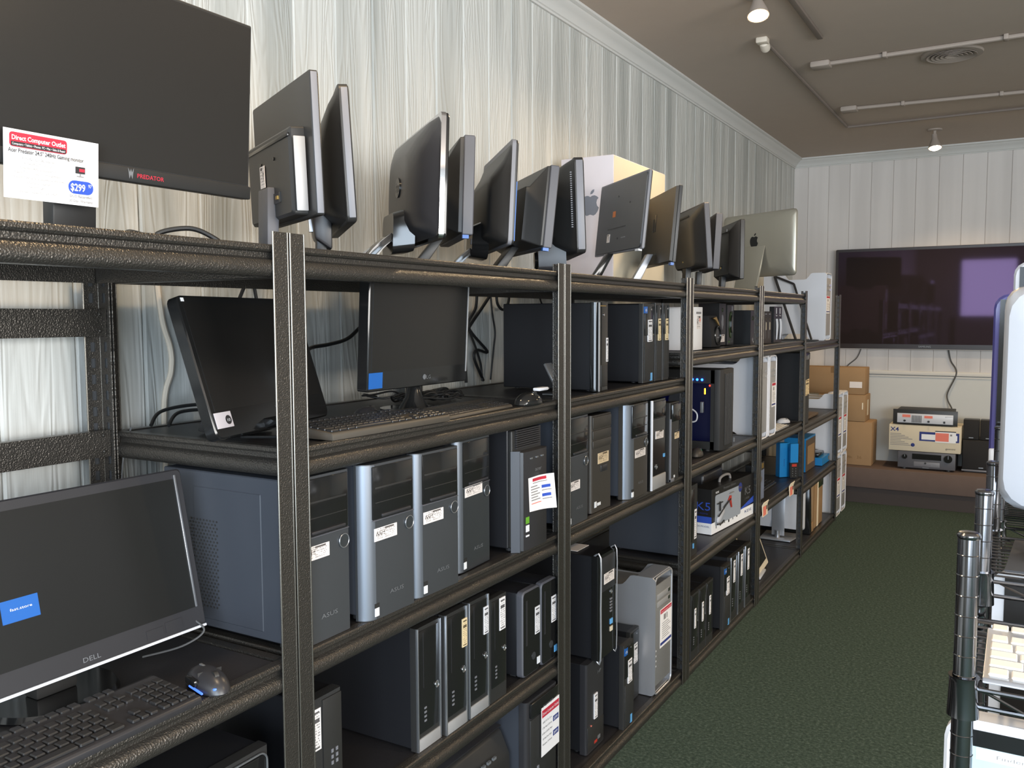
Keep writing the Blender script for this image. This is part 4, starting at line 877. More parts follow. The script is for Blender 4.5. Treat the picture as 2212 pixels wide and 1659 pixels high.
def keyboard(label, loc, rz, w, d, bodym, keym, rows=5, cols=15, numpad=True, z=.012, group='keyboards', kh=.006, gap=.16, font=None):
    o = thing('keyboard', label, 'keyboard', loc, rz, group)   # local: y along the width, front edge at x=0
    G().prism([(0, 0), (-d, 0), (-d, z+.010), (-d+.01, z+.012), (-.004, z), (0, z-.004)], 'y', 0, w, .0015).build('case', bodym, o)
    main = w*(.66 if numpad else .97); p = main/cols; pd = (d-.022)/(rows+.4); n = 0
    me = {}
    def key(y, yw, r_):
        x1 = -.010-r_*pd-(.4*pd if r_ == rows else 0); zz = z+(-x1)/d*.010
        k = round(yw, 4)
        if k not in me: me[k] = G().box(-pd*(1-gap), 0, p*gap/2, yw-p*gap/2, 0, kh, min(.0018, kh*.4), 1).mesh('key')
        q = link('key', me[k], keym, o); q.location = (x1, y, zz)
    for r_ in range(rows+1):
        y = w*.015; off = (0, .8, .5, .25, 0, 0)[min(r_, 5)]
        if r_ == 0:
            for yw in (1.3, 1.3, 1.3, 6.2, 1.3, 1.3, 1.3)[:7]: key(y, yw*p*cols/14.0, r_); y += yw*p*cols/14.0
        else:
            if off: key(y, (1+off)*p, r_); y += (1+off)*p
            while y+p*1.02 < w*.015+main: key(y, p, r_); y += p
            if w*.015+main-y > p*.4: key(y, w*.015+main-y, r_)
        if numpad:
            for base_, n_ in ((.70, 3), (.835, 4)):
                for c_ in range(n_):
                    if base_ == .70 and r_ in (2,): continue
                    if base_ == .70 and r_ == 1 and c_ != 1: continue
                    if base_ == .835 and r_ == 5: continue
                    key(w*base_+c_*p*.9, p*.9, r_)
    return o
keyboard('black keyboard on the nearest unit in front of the silver-edged monitor', (.004, .600, .9556), 0, .460, .142, 'black_satin', 'key', z=.014)
keyboard('brown-black keyboard with tan front edge, the left one on the shelf', (-.010, 1.440, ZB2), -2, .430, .135, 'key_brown', 'key', z=.016)
keyboard('thin dark keyboard with tan front edge, partly behind the left one', (-.012, 1.885, ZB2), 3, .370, .120, 'key_brown', 'key', z=.008, kh=.003)
def mouse(label, loc, rz, shellm, l=.11, w=.062, h=.036, led=None, wheel='black', name='computer_mouse'):
    o = thing(name, label, 'mouse', loc, rz)
    G().ball((0, 0, .004), l/2, w/2, h, 20, 10, -.1).build('shell', shellm, o)
    G().box(l*.06, l*.07, -w*.36, w*.36, h*.6, h*1.02).build('button_seam', 'black', o)
    G().cyl((l*.24, -.004, h*.86), .009, .008, 'y', 14).build('wheel', wheel, o)
    return o
ms = mouse('dark gaming mouse glowing blue, on the shelf edge beside the front post', (-.048, 1.118, .9556), -15, 'black_satin', .130, .066, .034)
G().box(-.01, .045, -.0345, -.030, .006, .010, .002).build('light_strip', 'led_soft', ms); G().box(.052, .058, -.016, .006, .012, .016, .002).build('front_light', 'led_soft', ms)
G().box(-.02, .02, -.037, -.026, .012, .026, .004).build('thumb_rest', 'black_gloss', ms); G().box(-.030, -.012, -.003, .003, .034, .0370, .001).build('print_mark', 'logo_grey', ms)
m2 = mouse('black mouse at the right end of the keyboard shelf', (-.022, 2.335, ZB2), 80, 'black_gloss', .115, .062, .036)
t = thing('flash_drive', 'small white flash drive lying on the black mouse', 'usb stick', (-.012, 2.395, ZB2+.040)); G().box(-.012, .012, -.03, .03, 0, .010, .003).build('body', 'white_plastic', t); G().box(-.007, .007, .03, .042, .002, .007).build('plug', 'chrome', t)
mouse('black mouse with white tip behind the left keyboard', (-.215, 1.80, ZB2), 95, 'black_satin', .10, .058, .030)
def cable(label, pts, r=.004, m='cable', sub=8):
    return tag(G().tube(pts, r, 8, sub).build('cable', m), label, 'cable')
cable('cream white cable hanging down the planks behind the tilted monitor', [(-.672, 1.515, 1.80), (-.672, 1.530, 1.66), (-.674, 1.555, 1.58), (-.672, 1.553, 1.52), (-.673, 1.528, 1.42), (-.673, 1.53, 1.10)], .0075, 'cable_white')
cable('black cable draped between the two monitors of the keyboard shelf', [(-.50, 1.86, 1.555), (-.55, 1.957, 1.572), (-.55, 2.03, 1.579), (-.55, 2.118, 1.595), (-.55, 2.194, 1.638), (-.50, 2.25, 1.70)], .006)
cable('black cord coil on the top shelf behind the gaming monitor', [(-.36, 1.20, 1.811), (-.36, 1.205, 1.838), (-.40, 1.26, 1.845), (-.38, 1.36, 1.822), (-.33, 1.40, 1.811)], .006)
cable('black cable loop on the top shelf left of the flat monitor', [(-.42, 1.36, 1.811), (-.44, 1.34, 1.85), (-.40, 1.40, 1.868), (-.36, 1.44, 1.845), (-.34, 1.47, 1.811)], .006)
cable('black cord lying behind the gaming monitor foot', [(-.42, .86, 1.812), (-.40, .95, 1.830), (-.34, 1.00, 1.812)], .006)
for k, (pts, lb) in enumerate((
        ([(3.014, 1.758), (3.003, 1.698), (2.95, 1.621), (3.091, 1.519), (3.011, 1.527), (2.991, 1.492), (3.059, 1.40)], 'kinked'), ([(3.128, 1.76), (3.052, 1.699), (2.95, 1.616), (2.92, 1.56), (2.93, 1.40)], 'slanting'),
        ([(3.118, 1.757), (3.133, 1.673), (3.153, 1.598), (3.142, 1.533), (3.115, 1.40)], 'straightest'), ([(3.165, 1.761), (3.175, 1.716), (3.217, 1.692), (3.26, 1.717), (3.274, 1.761)], 'looping'),
        ([(3.545, 1.764), (3.563, 1.726), (3.639, 1.661), (3.66, 1.50)], 'thin'), ([(2.959, 1.601), (3.011, 1.522), (3.04, 1.463), (3.049, 1.40)], 'short'))):
    cable('%s black cord hanging against the planks right of the upright monitor' % lb, [(-.64, y, z) for y, z in pts], (.006, .0065, .004, .006, .004, .005)[k])
for k, pts in enumerate(([(1.739, 1.70), (1.78, 1.773)], [(1.813, 1.70), (1.797, 1.774)])):
    cable(('left' if k == 0 else 'right')+' cord strand hanging above the tilted monitor', [(-.62, y, z) for y, z in pts]+[(-.62, 1.79, 1.79)], .005)
for k in range(9):
    a = random.uniform(0, 6.3); cx, cy = -.38+random.uniform(-.14, .12), 2.32+random.uniform(-.14, .10); pts = []
    for i in range(9): pts.append((cx+.05*math.cos(a+i*.9)*(1+.2*(i % 3)), cy+.075*math.sin(a+i*.9), ZB2+.006+.022*abs(math.sin(i*1.3+k))))
    o = cable('black cords tangled in a heap at the right end of the keyboard shelf', pts, .0032); o['group'] = 'tangled cords on the keyboard shelf'
for k, pts in enumerate(([(-.56, 1.40, .0), (-.58, 1.45, .03), (-.56, 1.56, .038), (-.50, 1.66, .02)], [(-.52, 1.42, .0), (-.55, 1.48, .026), (-.52, 1.58, .024), (-.46, 1.64, .006)])):
    cable(('upper' if k == 0 else 'lower')+' black cord on the keyboard shelf behind the tilted monitor', [(x, y, ZB2+.006+z) for x, y, z in pts], .0045)
cable('thin grey wire dangling along the back post of the nearest unit', [(-.56, 1.345, 1.40), (-.562, 1.325, 1.34), (-.565, 1.318, 1.27), (-.57, 1.318, 1.15)], .0022, 'cord_grey')

# nearest unit: silver edged monitor
def exD(o, M, w, h, t):
    G(M).box(.0, .006, -w/2, w/2-.004, 0, .006, .002).build('chin_strip', 'alu_white', o)
    G(M).box(.0005, .003, w/2-.022, w/2-.017, .045, h-.012, .001).build('edge_strip', 'silver', o)
    G(M).text('DELL', .013, (.0012, .02, .014), width=.036).build('lettering', 'logo_grey', o)
    G(M).box(.0006, .0016, -.13, -.062, .125, .165).build('blue_sticker', 'sticker_blue', o); G(M).text('fast.store', .007, (.0024, -.095, .145), width=.04).build('sticker_text', 'print_white', o)
    G(M).box(.0006, .0014, .14, .18, .012, .030).box(.0006, .0014, .185, .225, .014, .034).build('chin_marks', 'black_satin', o)
    G().cyl((-.062, -.03, 0), .122, .010, 'z', 36, .116).build('stand_base', 'black_gloss', o); G().prism([(-.075, .01), (-.035, .01), (-.030, .16), (-.06, .16)], 'y', -.07, .01, .004).build('stand_neck', 'black', o)
monitor('silver_edge_monitor', 'big black monitor with white bottom edge and blue sticker in the nearest unit', (-.213, .972, 1.004), -.2, 11.9, .572, .341, .9556, .030, r=.010, bez='black_satin', scr='screen_matte', border=.020, chin=.045,
        back=[(0, .5, .48, .48, .01), (.03, .5, .3, .35, .02)], extras=exD, rear=False)
cable('pale thin cord curling under the silver-edged monitor', [(-.23, 1.225, 1.03), (-.20, 1.24, 1.00), (-.22, 1.20, .975), (-.27, 1.14, .962)], .0022, 'cord_grey')

# ------------------------------------------------------------------ cartons and boxed goods
t = thing('computer_carton', 'tall white carton with grey fruit logo standing behind the top shelf monitors', 'box', (-.612, 3.705, ZT))
G().box(0, .265, 0, .655, 0, .585, .003).build('carton', 'box_white', t)
G().box(.265, .2662, .004, .651, .004, .581).build('carton_side_print', 'box_beige', t)  # warm light on the aisle face, put in as beige colour
logo(G(), (.150, -.0006, .365), .105, (1, 0, 0)).build('logo', 'logo_apple', t)
G().tube([(.267, .25, .50), (.275, .27, .48), (.275, .38, .48), (.267, .40, .50)], .006).build('handle', 'white_plastic', t)
# fourth unit, upper shelf
zD2 = 1.5006
t = thing('white_box', 'small white box with printed label beside the third post', 'box', (-.07, 4.015, zD2))
G().box(-.20, 0, 0, .135, 0, .205, .002).build('carton', 'white_paper', t)
G().box(0, .0006, .045, .11, .10, .165).build('box_label', 'label_h', t); G().box(.0006, .001, .088, .102, .135, .152).build('label_mark', 'print_pink', t); G().box(0, .0008, .04, .112, .172, .182).build('box_print', 'print_grey', t)
t = thing('notebook', 'white spiral notebook standing against the small white box', 'notebook', (-.10, 3.975, zD2))
G().box(-.19, 0, 0, .026, 0, .20, .001).build('pages', 'white_paper', t)
for k in range(22): G().ring((0, .013, .008+k*.0088), .006, .0009, 'z', 10, 4).build('spiral_ring', 'silver', t)
t = thing('desktop_speaker', 'black speaker with round driver and gold swoosh on the fourth unit', 'speaker', (-.115, 4.44, zD2))
G().prism([(-.18, 0), (0, 0), (0, .07), (-.02, .165), (-.18, .165)], 'y', 0, .155, .006).build('cabinet', 'speaker_cloth', t)
G().ring((.001, .10, .060), .046, .006).build('driver_ring', 'black_gloss', t); G().cyl((-.002, .10, .060), .043, .004, 'x', 28, .03).build('cone', 'black_satin', t)
G().prism([(.005, .150), (.06, .158), (.10, .13), (.12, .11), (.095, .118), (.05, .142)], 'x', .0, .006).build('swoosh', 'gold', t); G().box(.0025, .004, .08, .12, .048, .052).build('lettering_bar', 'logo_grey', t)
t = thing('satellite_speaker', 'dark box behind the round driver speaker with pink tab on top', 'speaker', (-.30, 4.32, zD2)); G().box(-.16, 0, 0, .26, 0, .18, .008).build('cabinet', 'black_matte', t)
for k in range(3): G().ring((.001, .05+k*.07, .155), .010, .0012).build('knob_ring', 'gun_dark', t)
t = thing('pink_tag', 'small pink tag sticking up behind the speaker', 'tag', (-.30, 4.585, zD2)); G().box(-.04, .0, .02, .14, 0, .180, .004).build('holder', 'black', t); G().prism([(.04, .175), (.10, .178), (.095, .20), (.115, .225), (.07, .24), (.05, .21)], 'x', -.002, .0008).build('tab', 'print_pink', t)
def retail(name, label, loc, w, d, h, deco, m='box_black', rz=0):
    t = thing(name, label, 'box', loc, rz); G().box(-d, 0, 0, w, 0, h, .0015, 1).build('carton', m, t); deco(t, w, h); return t
def dk(t, w, h):
    G().box(0, .0005, .02, w-.02, .02, .06).build('barcode_label', 'label_h', t)
    G().poly([(math.cos(a)*.018*(1+.3*(i % 2)), math.sin(a)*.034*(1+.2*(i % 3))) for i, a in enumerate([2*math.pi*i/14 for i in range(14)])], (.0006, w*.45, .13)).build('swirl_print', 'logo_grey', t)
    G().ring((.0006, w*.45, .195), .010, .0015).build('ring_print', 'glass_green', t)
retail('headset_box', 'black retail box with grey swirl print and barcode on the fourth unit', (-.16, 4.72, zD2), .115, .12, .232, dk)
def mk(t, w, h):
    G().prism([(w*.5+.030*math.cos(a), h*.50+.075*math.sin(a)) for a in [2*math.pi*i/24 for i in range(24)]], 'x', 0, .004, .001).build('blister', 'glass_green', t)
    G().prism([(w*.5+.014*math.cos(a), h*.52+.05*math.sin(a)) for a in [2*math.pi*i/20 for i in range(20)]], 'x', .003, .010, .002).build('mouse_shape', 'black_gloss', t)
    G().box(0, .0005, w-.045, w-.022, h-.035, h-.008).build('corner_print', 'logo_grey', t); G().text('NXT', .012, (.0008, w*.28, .014), width=.03).build('lettering', 'sticker_green', t); G().text('X7', .014, (.0008, w*.74, .014), width=.025).build('lettering', 'logo_grey', t)
retail('mouse_box', 'black retail box with green window showing a gaming mouse', (-.155, 4.85, zD2), .125, .10, .225, mk)
def nk(t, w, h):
    G().ring((.0008, w*.3, h*.77), .012, .0016).build('ring_print', 'glass_green', t); G().cyl((0, w*.3, .03), .011, .0008, 'x', 18).build('dot_print', 'logo_grey', t); G().box(0, .0006, w*.4, w*.44, .012, .02).build('mark', 'print_white', t)
# fifth unit, upper shelf
zE2 = 1.4956
retail('cable_box', 'black retail box with small ring print right of the fourth post', (-.09, 5.09, zE2), .15, .12, .200, nk)
def bk(t, w, h):
    for k in range(2):
        y = w*(.28+.44*k)
        G().box(0, .0008, y-.003, y-.001, .03, h-.06).build('line_print', 'print_grey', t); G().box(0, .0008, y+.012, y+.024, h*.42, h*.66).build('adapter_print', 'box_beige', t); G().text('K2', .010, (.0008, y+.01, h-.05), width=.02).build('lettering', 'gold', t); G().box(0, .0008, y-.01, y+.03, h-.02, h-.013).build('hang_slot', 'logo_grey', t)
retail('adapter_pack', 'dark brown packs with two printed adapters on the fifth unit', (-.075, 5.31, zE2), .20, .05, .195, bk, 'hub')
def ck(t, w, h):
    for k in range(2):
        y = w*(.27+.46*k)
        for q in range(3): G().tube([(.004, y-.016+q*.014, h*.66), (.008, y-.018+q*.015, h*.45), (.004, y-.006+q*.004, .02)], .0035, 6).build('cable_strand', 'white_plastic', t)
        G().text('Toggle', .012, (.001, y, h*.74), width=.05).build('lettering', 'print_white', t); G().box(0, .0012, y-.004, y+.006, h-.045, h-.008).build('hang_hole', 'print_white', t)
retail('cable_pack', 'black hanging packs with white cables on the fifth unit', (-.065, 5.535, zE2), .20, .03, .225, ck)
t = thing('folding_easel', 'black slanted metal easel frame leaning on the aluminium tower of the last unit', 'easel', (-.30, 6.84, 1.4756))
G().tube([(.085, -.02, .012), (-.10, .065, .49)], .011, 6, 1).build('leg', 'black_satin', t); G().tube([(.20, -.02, .012), (.045, .065, .43)], .009, 6, 1).build('leg', 'black_satin', t); G().tube([(-.10, .065, .49), (-.06, .065, .475), (.045, .065, .43)], .009, 6, 1).build('top_bar', 'black_satin', t)
G().prism([(-.02, .0), (.0, .0), (-.05, .20), (-.065, .20)], 'y', -.06, -.05, .002).build('strut', 'alu', t); G().box(-.12, .25, -.09, .0, 0, .010, .003).build('base_plate', 'black', t)
# fourth unit: lit gaming computer
t = thing('lit_gaming_computer', 'black gaming computer with blue glowing window side and ribbed front', 'computer', (.0, 4.255, .9856))
w, d, h = .225, .46, .412
g = G().box(-d, -.04, .004, w, .012, .03).box(-d, -.04, .004, w, h-.03, h-.004, .004).box(-d, -d+.01, .004, w, .012, h-.004).box(-d, -.04, w-.006, w, .012, h-.004)
g.box(-.058, -.04, .0, .006, .012, h-.004).box(-d, -d+.05, 0, .006, .012, h-.004).box(-d, -.04, 0, .006, h-.07, h-.004).box(-d, -.04, 0, .006, .012, .05); g.build('case', 'black', t)
G().box(-d+.02, -.05, .15, .156, .02, h-.04).build('motherboard', 'case_glow', t)
G().box(-d+.03, -.20, .05, .15, .10, .14, .004).build('graphics_card', 'black_gloss', t); G().cyl((-.27, .10, .24), .045, .04, 'y', 24).build('cooler', 'navy_case', t)
for k in range(3): G().ball((-.152+k*.025, -.002, h-.052), .006, .006, .006, 10, 6).build('blue_led', 'led_blue', t)
G().ball((-.062, -.002, h-.080), .004, .004, .005, 8, 5).build('red_led', 'led_red', t); G().box(-.092, -.085, .002, .008, h-.125, h-.095, .002).build('amber_led', 'led_amber', t); G().ball((-.21, .02, .14), .004, .004, .004, 8, 5).build('amber_led', 'led_amber', t)
G().tube([(-.19, .03, .22), (-.14, .03, .19), (-.14, .03, .15), (-.17, .03, .14)], .004).build('hose', 'alu_white', t); G().box(-.115, -.10, .012, .03, h-.22, h-.165, .002).build('memory_stick', 'logo_grey', t)
G().prism([(-.04, 0), (-.012, .004), (0, .03), (0, w-.03), (-.012, w-.004), (-.04, w)], 'z', .008, h, .003).build('front_panel', 'black_matte', t)
for k in range(7): G().box(-.001, .005, .045+k*.018, .053+k*.018, .03, h-.02, .002, 1).build('front_rib', 'black', t)
for x in (-.08, -d+.05):
    for y in (.03, w-.03): G().cyl((x, y, 0), .014, .013, 'z', 12).build('foot', 'black_matte', t)
G().box(.0, .006, w-.022, w-.012, .03, .05).build('badge', 'silver', t)
ms = mouse('grey mouse with green glowing lines in front of the lit gaming computer', (-.075, 4.10, .9856), 100, 'gun_brown', .115, .065, .036)
for k in range(3): G().box(.045, .058, -.018+k*.009, -.014+k*.009, .016, .022).build('light_line', 'led_green', ms)
# toy helicopter box
t = thing('helicopter_box', 'black and white toy helicopter box with large K5 lettering and handle', 'toy box', (-.072, 4.345, .5406), -5)
w, d, h = .605, .105, .235
G().box(-d, 0, 0, w, .058, h, .001, 1).build('carton_top', 'box_black', t); G().box(-d-.0003, .0003, -.0003, w+.0003, 0, .060, .001, 1).build('carton_base', 'print_white', t)
G().add([(.0006, .38, .056), (.0006, w, .070), (.0006, w, .105), (.0006, .38, .060)], [(0, 1, 2, 3)]).build('blue_band', 'print_blue', t)
G().add([(-d, -.0006, .058), (0, -.0006, .058), (0, -.0006, .092), (-d, -.0006, .092)], [(0, 1, 2, 3)]).build('blue_band', 'print_blue', t)
win = G().prism([(.225+p[0], .118+p[1]) for p in rrect(.36, .160, .012)], 'x', 0, .0012).build('window', 'sky_print', t)
rb = G().tube([(.010, .07, .085), (.010, .16, .125), (.010, .235, .150)], .004, 6, 1).build('tail_boom', 'black', win)
G().prism([(.10, .10), (.06, .075), (.058, .055), (.09, .055), (.15, .095), (.14, .12)], 'x', .002, .012, .003).build('toy_body', 'white_plastic', win)
G().prism([(.21, .145), (.235, .168), (.255, .165), (.25, .14), (.265, .10), (.255, .10), (.235, .135)], 'x', .003, .008, .001).build('tail_fin', 'red_toy', win); G().box(.006, .010, .235, .285, .178, .182).build('tail_rotor', 'print_grey', win)
G().tube([(.008, .06, .045), (.008, .12, .04), (.008, .15, .05)], .004, 6).build('skid', 'black', win); G().box(.006, .010, .058, .13, .150, .155).build('rotor_blade', 'black', win); G().box(.006, .012, .088, .096, .11, .16).build('mast', 'black', win)
G().text('K5', .062, (.0012, .510, .130), width=.085).build('lettering', 'logo_grey', t); G().text('2.4GHz', .016, (.0012, .50, .104), width=.07).build('lettering', 'logo_grey', t)
G().text('Premium Edition', .019, (.0012, .24, .213), width=.17).build('lettering', 'logo_grey', t); G().text('KDS', .014, (.0012, .07, .207), width=.042, bold=.02).build('lettering', 'print_white', t); G().text('KDS', .022, (.0012, .52, .028), width=.10).build('lettering', 'print_navy', t)
G().cyl((.0008, .395, .186), .026, .001, 'x', 24).build('seal', 'print_navy', t); G().text('New', .018, (.0024, .395, .180), width=.036, bold=.02).build('seal_text', 'gold', t)
g = G()
for k in range(6): g.poly([(p[0]*(.6+.5*(k % 2)), p[1]*(1.2-.4*(k % 3))) for p in rrect(.016, .018, .003, 2)], (.0010, .06+k*.058, .034))
g.build('icon_row', 'print_dark', t)
G().text('K5', .060, (-.045, -.0012, .125), u=(1, 0, 0), width=.075).build('lettering', 'print_blue', t); G().text('2.4GHz', .012, (-.05, -.0012, .104), u=(1, 0, 0), width=.06).build('lettering', 'print_navy', t); G().text('KDS MODEL', .012, (-.05, -.0012, .036), u=(1, 0, 0), width=.08).build('lettering', 'print_navy', t)
G().tube([(-.05, .22, h), (-.05, .235, h+.022), (-.05, .30, h+.030), (-.05, .36, h+.022), (-.05, .375, h)], .007, 8).build('handle', 'print_grey', t)
t = thing('black_console', 'black glossy device lying on the shelf behind the toy box handle', 'device', (-.20, 4.62, .5406)); G().box(-.26, 0, 0, .34, 0, .262, .02, 3).build('body', 'black_satin', t); G().box(-.10, -.05, .08, .26, .262, .266, .002).build('trim_plate', 'gun_dark', t)
# fifth unit, middle shelf
zE3 = .9456
mouse('white mouse on the fifth unit middle shelf', (-.10, 5.98, zE3), 60, 'white_plastic', .115, .062, .030)
keyboard('short white keyboard at the front of the fifth unit', (-.028, 5.50, zE3), 0, .33, .115, 'alu', 'key_white', numpad=False, z=.006, cols=13, kh=.003)
tower((-.02, 6.235, .9106), 0, .155, .44, .498, 'tall_black_tower', 'tall black tower with cream tag, just left of the last shelves', 'dark_case', 'black_matte', [('l', 'label_cream', .2, .95, .40, .62, 3), ('p', 'top_cap', 'black_gloss', .02, .98, .9, .99, .003, .002)], .006, None, 0, .008)
t = thing('wooden_tray', 'flat brown tray with black gadget on the farthest unit', 'tray', (-.22, 6.52, .9106)); G().box(-.10, .16, .0, .42, 0, .02, .004).build('tray', 'brown_wood', t); G().ball((.05, .2, .02), .07, .09, .035, 16, 8, 0).build('gadget', 'black_gloss', t)
# fifth unit, lower shelf
zE4 = .5606
def hk(t, w, h):
    G().box(0, .0006, .004, w-.004, .01, h*.80).build('picture', 'cloud_print', t); G().ring((.002, w*.30, h*.22), .026, .005).build('rotor_ring', 'red_toy', t)
    for a in range(4): G().box(.001, .003, w*.30-.003+.024*math.cos(a*1.57)*.5, w*.30+.003+.024*math.cos(a*1.57)*.5, h*.22-.003+.024*math.sin(a*1.57)*.5-.008, h*.22+.003+.024*math.sin(a*1.57)*.5+.008).build('rotor_blade', 'red_toy', t)
    G().tube([(.003, w*.25, h*.3), (.004, w*.45, h*.52), (.003, w*.6, h*.62)], .005, 6).build('drone_arm', 'black', t); G().ball((.002, w*.55, h*.58), .005, .03, .02, 12, 6).build('drone_body', 'mid_grey', t)
    G().text('X-Drone', .012, (.0008, w*.4, h*.86), width=.07).build('lettering', 'logo_grey', t); G().box(0, .0008, w*.7, w*.9, h*.84, h*.97).build('hang_tab', 'gold', t)
retail('drone_pack', 'black blister pack with drone picture right of the helicopter box', (-.045, 5.085, zE4), .20, .06, .232, hk)
keyboard('black keyboard lying on the fifth unit lower shelf', (-.10, 5.42, zE4), 0, .40, .13, 'black', 'key', rows=4, cols=14)
t = thing('blue_box', 'upright bright blue retail box, left one of two on the fifth unit', 'box', (-.135, 6.055, zE4), -45); G().box(-.05, 0, 0, .075, 0, .235, .001, 1).build('carton', 'roku_blue', t); G().text('streaming', .012, (.0008, .036, .10), u=(0, 0, 1), v=(0, -1, 0), width=.05).build('lettering', 'print_navy', t)
t = thing('remote_box', 'blue and black retail box with remote picture beside the plain blue one', 'box', (-.065, 6.060, zE4), -45); G().box(-.018, 0, 0, .060, .105, .235, .001, 1).build('carton_top', 'roku_blue', t); G().box(-.0183, .0003, -.0003, .0603, 0, .105, .001, 1).build('carton_base', 'box_black', t); G().box(0, .001, .012, .048, .078, .096).build('print_panel', 'red_toy', t)
for k in range(8): G().cyl((0, .018+.024*(k % 2), .015+.016*(k//2)), .003, .0014, 'x', 8).build('button_print', 'logo_grey', t)
t = thing('brown_face_box', 'blue box with brown picture face on the farthest unit', 'box', (-.105, 6.74, .4906), 0); G().box(-.16, 0, 0, .34, 0, .255, .001, 1).build('carton', 'roku_blue', t); G().box(0, .0008, .0, .34, 0, .240).build('picture_frame', 'brown_wood', t); G().box(.0008, .0014, .06, .30, .05, .19).build('picture', 'cardboard', t)
t = thing('flat_blue_box', 'low blue box carrying black gadgets beside the last post', 'box', (-.055, 7.10, .4906)); G().box(-.20, 0, 0, .30, 0, .060, .001, 1).build('carton', 'roku_blue', t); G().box(-.15, -.03, .03, .24, .060, .092, .01).build('gadget', 'black_gloss', t); G().box(0, .0008, .25, .28, .015, .045).build('print', 'gold', t)
def price_tag(label, y):
    t = thing('shelf_tag', label, 'price tag', (.001, y, .560), 0, 'pink price tags on the shelf edge')
    G().prism([(.0, .004), (.010, .024), (.012, .022), (.004, -.002), (.006, -.062), (.004, -.062), (.0, -.002)], 'y', 0, .115).build('holder', 'cream_paper', t); G().box(.006, .0068, .012, .075, -.058, -.004).build('pink_panel', 'print_pink', t); G().box(.006, .0070, .085, .10, -.03, -.006).build('code_print', 'print_dark', t)
price_tag('pink price tag on the shelf edge close to the fourth post', 5.060); price_tag('pink price tag on the shelf edge below the blue boxes', 5.735)
# bottom shelves, far end
t = thing('white_frame_display', 'white framed dark display leaning back on the fifth unit bottom shelf', 'monitor', (-.085, 5.40, zF), 5)
M = Matrix.Translation((0, 0, .012)) @ Matrix.Rotation(R(-20), 4, 'Y')
G(M).loft([(-.03, 0, .165, .282, .165, .012), (0, 0, .165, .285, .168, .010)]).build('frame', 'box_beige', t); G(M).box(-.001, .0012, -.262, .262, .03, .31).build('screen', 'screen', t); G().prism([(-.03, 0), (-.19, 0), (-.19, .01), (-.12, .14), (-.10, .14)], 'y', -.06, .06).build('stand', 'white_plastic', t); G().box(-.03, .016, -.10, .10, 0, .016, .003).build('foot', 'white_plastic', t)
t = thing('white_desk_display', 'white display with silver foot seen from behind through the bottom shelf', 'monitor', (-.215, 6.43, zF), 88)
G().loft([(-.03, 0, .235, .12, .11, .04), (-.014, 0, .235, .170, .165, .03), (.02, 0, .235, .175, .170, .02)]).build('shell', 'white_plastic', t); G().box(.02, .022, -.16, .16, .09, .39).build('screen', 'screen', t)
for k in range(10): G().box(-.030, -.012, -.11+k*.022, -.10+k*.022, .352, .375).build('vent_slit', 'mid_grey', t)
G().prism([(-.045, .02), (-.036, .02), (-.028, .30), (-.037, .30)], 'y', -.045, .045, .002).build('stand_arm', 'alu', t); G().prism([(-.13, -.11), (.12, -.13), (.12, .13), (-.13, .11)], 'z', 0, .010, .003).build('stand_base', 'alu', t); G().cyl((-.055, 0, .01), .018, .05, 'z', 18).build('cable_boss', 'silver', t)
t = thing('torn_carton', 'tall torn cardboard carton taped in white on the last bottom shelf', 'box', (-.045, 6.74, zF)); G().box(-.40, 0, 0, .36, 0, .362, .004).build('carton', 'cardboard', t); G().prism([(.0, 0), (.02, -.004), (.03, .36), (.012, .365)], 'x', 0, .003).build('torn_flap', 'cardboard_dark', t); G().box(0, .0012, .15, .20, .0, .365).build('tape', 'cream_paper', t); G().box(-.01, .004, .19, .36, .29, .366, .003).build('green_sleeve', 'glass_green', t)
t = thing('glossy_black_case', 'glossy black case leaning on the torn carton', 'case', (-.035, 6.60, zF), 0); G().prism([(-.35, 0), (.0, 0), (-.01, .36), (-.35, .36)], 'y', .0, .06, .004).build('panel', 'black_gloss', t); G().prism([(-.30, .362), (-.012, .362), (-.012, .366), (-.30, .366)], 'y', .0, .07).build('flap', 'print_white', t); G().box(-.20, -.004, .065, .13, 0, .07, .003).build('carton_foot', 'cardboard', t)

# ------------------------------------------------------------------ back wall
t = thing('wall_television', 'large black television mounted on the panelled back wall', 'television', (.51, YB-.006, 1.36))
G().box(-.76, .76, -.05, 0, .06, .86, .02).build('back_cover', 'black', t)
G().loft([(0, 0, 0, .775, .457, .012)]*1+[(.001, 0, 0, .775, .457, .012)]) if False else None
Mt = Matrix.Translation((0, -.045, .457)) @ Matrix.Rotation(R(-90), 4, 'Z')
G(Mt).loft([(-.01, 0, 0, .775, .457, .012), (.045, 0, 0, .775, .457, .012), (.049, 0, 0, .772, .454, .010)]).build('bezel', 'tv_bezel', t)
G(Mt).box(.0485, .0496, -.75, .75, -.412, .432).build('screen', 'tv_screen', t)
G(Mt).text('SAMSUNG', .022, (.0502, 0, -.440), width=.10).build('lettering', 'logo_grey', t); G(Mt).box(.02, .05, -.775, .775, -.4585, -.4555).build('chin_edge', 'silver_matte', t)
def wcable(label, pts, r): cable(label, pts, r, 'cord_grey')
wcable('grey cord from the television down to the amplifier', [(.698, YB-.02, 1.36), (.72, YB-.02, 1.26), (.768, YB-.02, 1.15), (.70, YB-.03, .955), (.74, YB-.06, .845), (.745, YB-.12, .84)], .006)
wcable('thin grey cord from the television behind the cartons', [(-.03, YB-.02, 1.37), (-.07, YB-.02, 1.27), (-.17, YB-.02, 1.16), (-.19, YB-.02, .95)], .004)
ZL = .3215
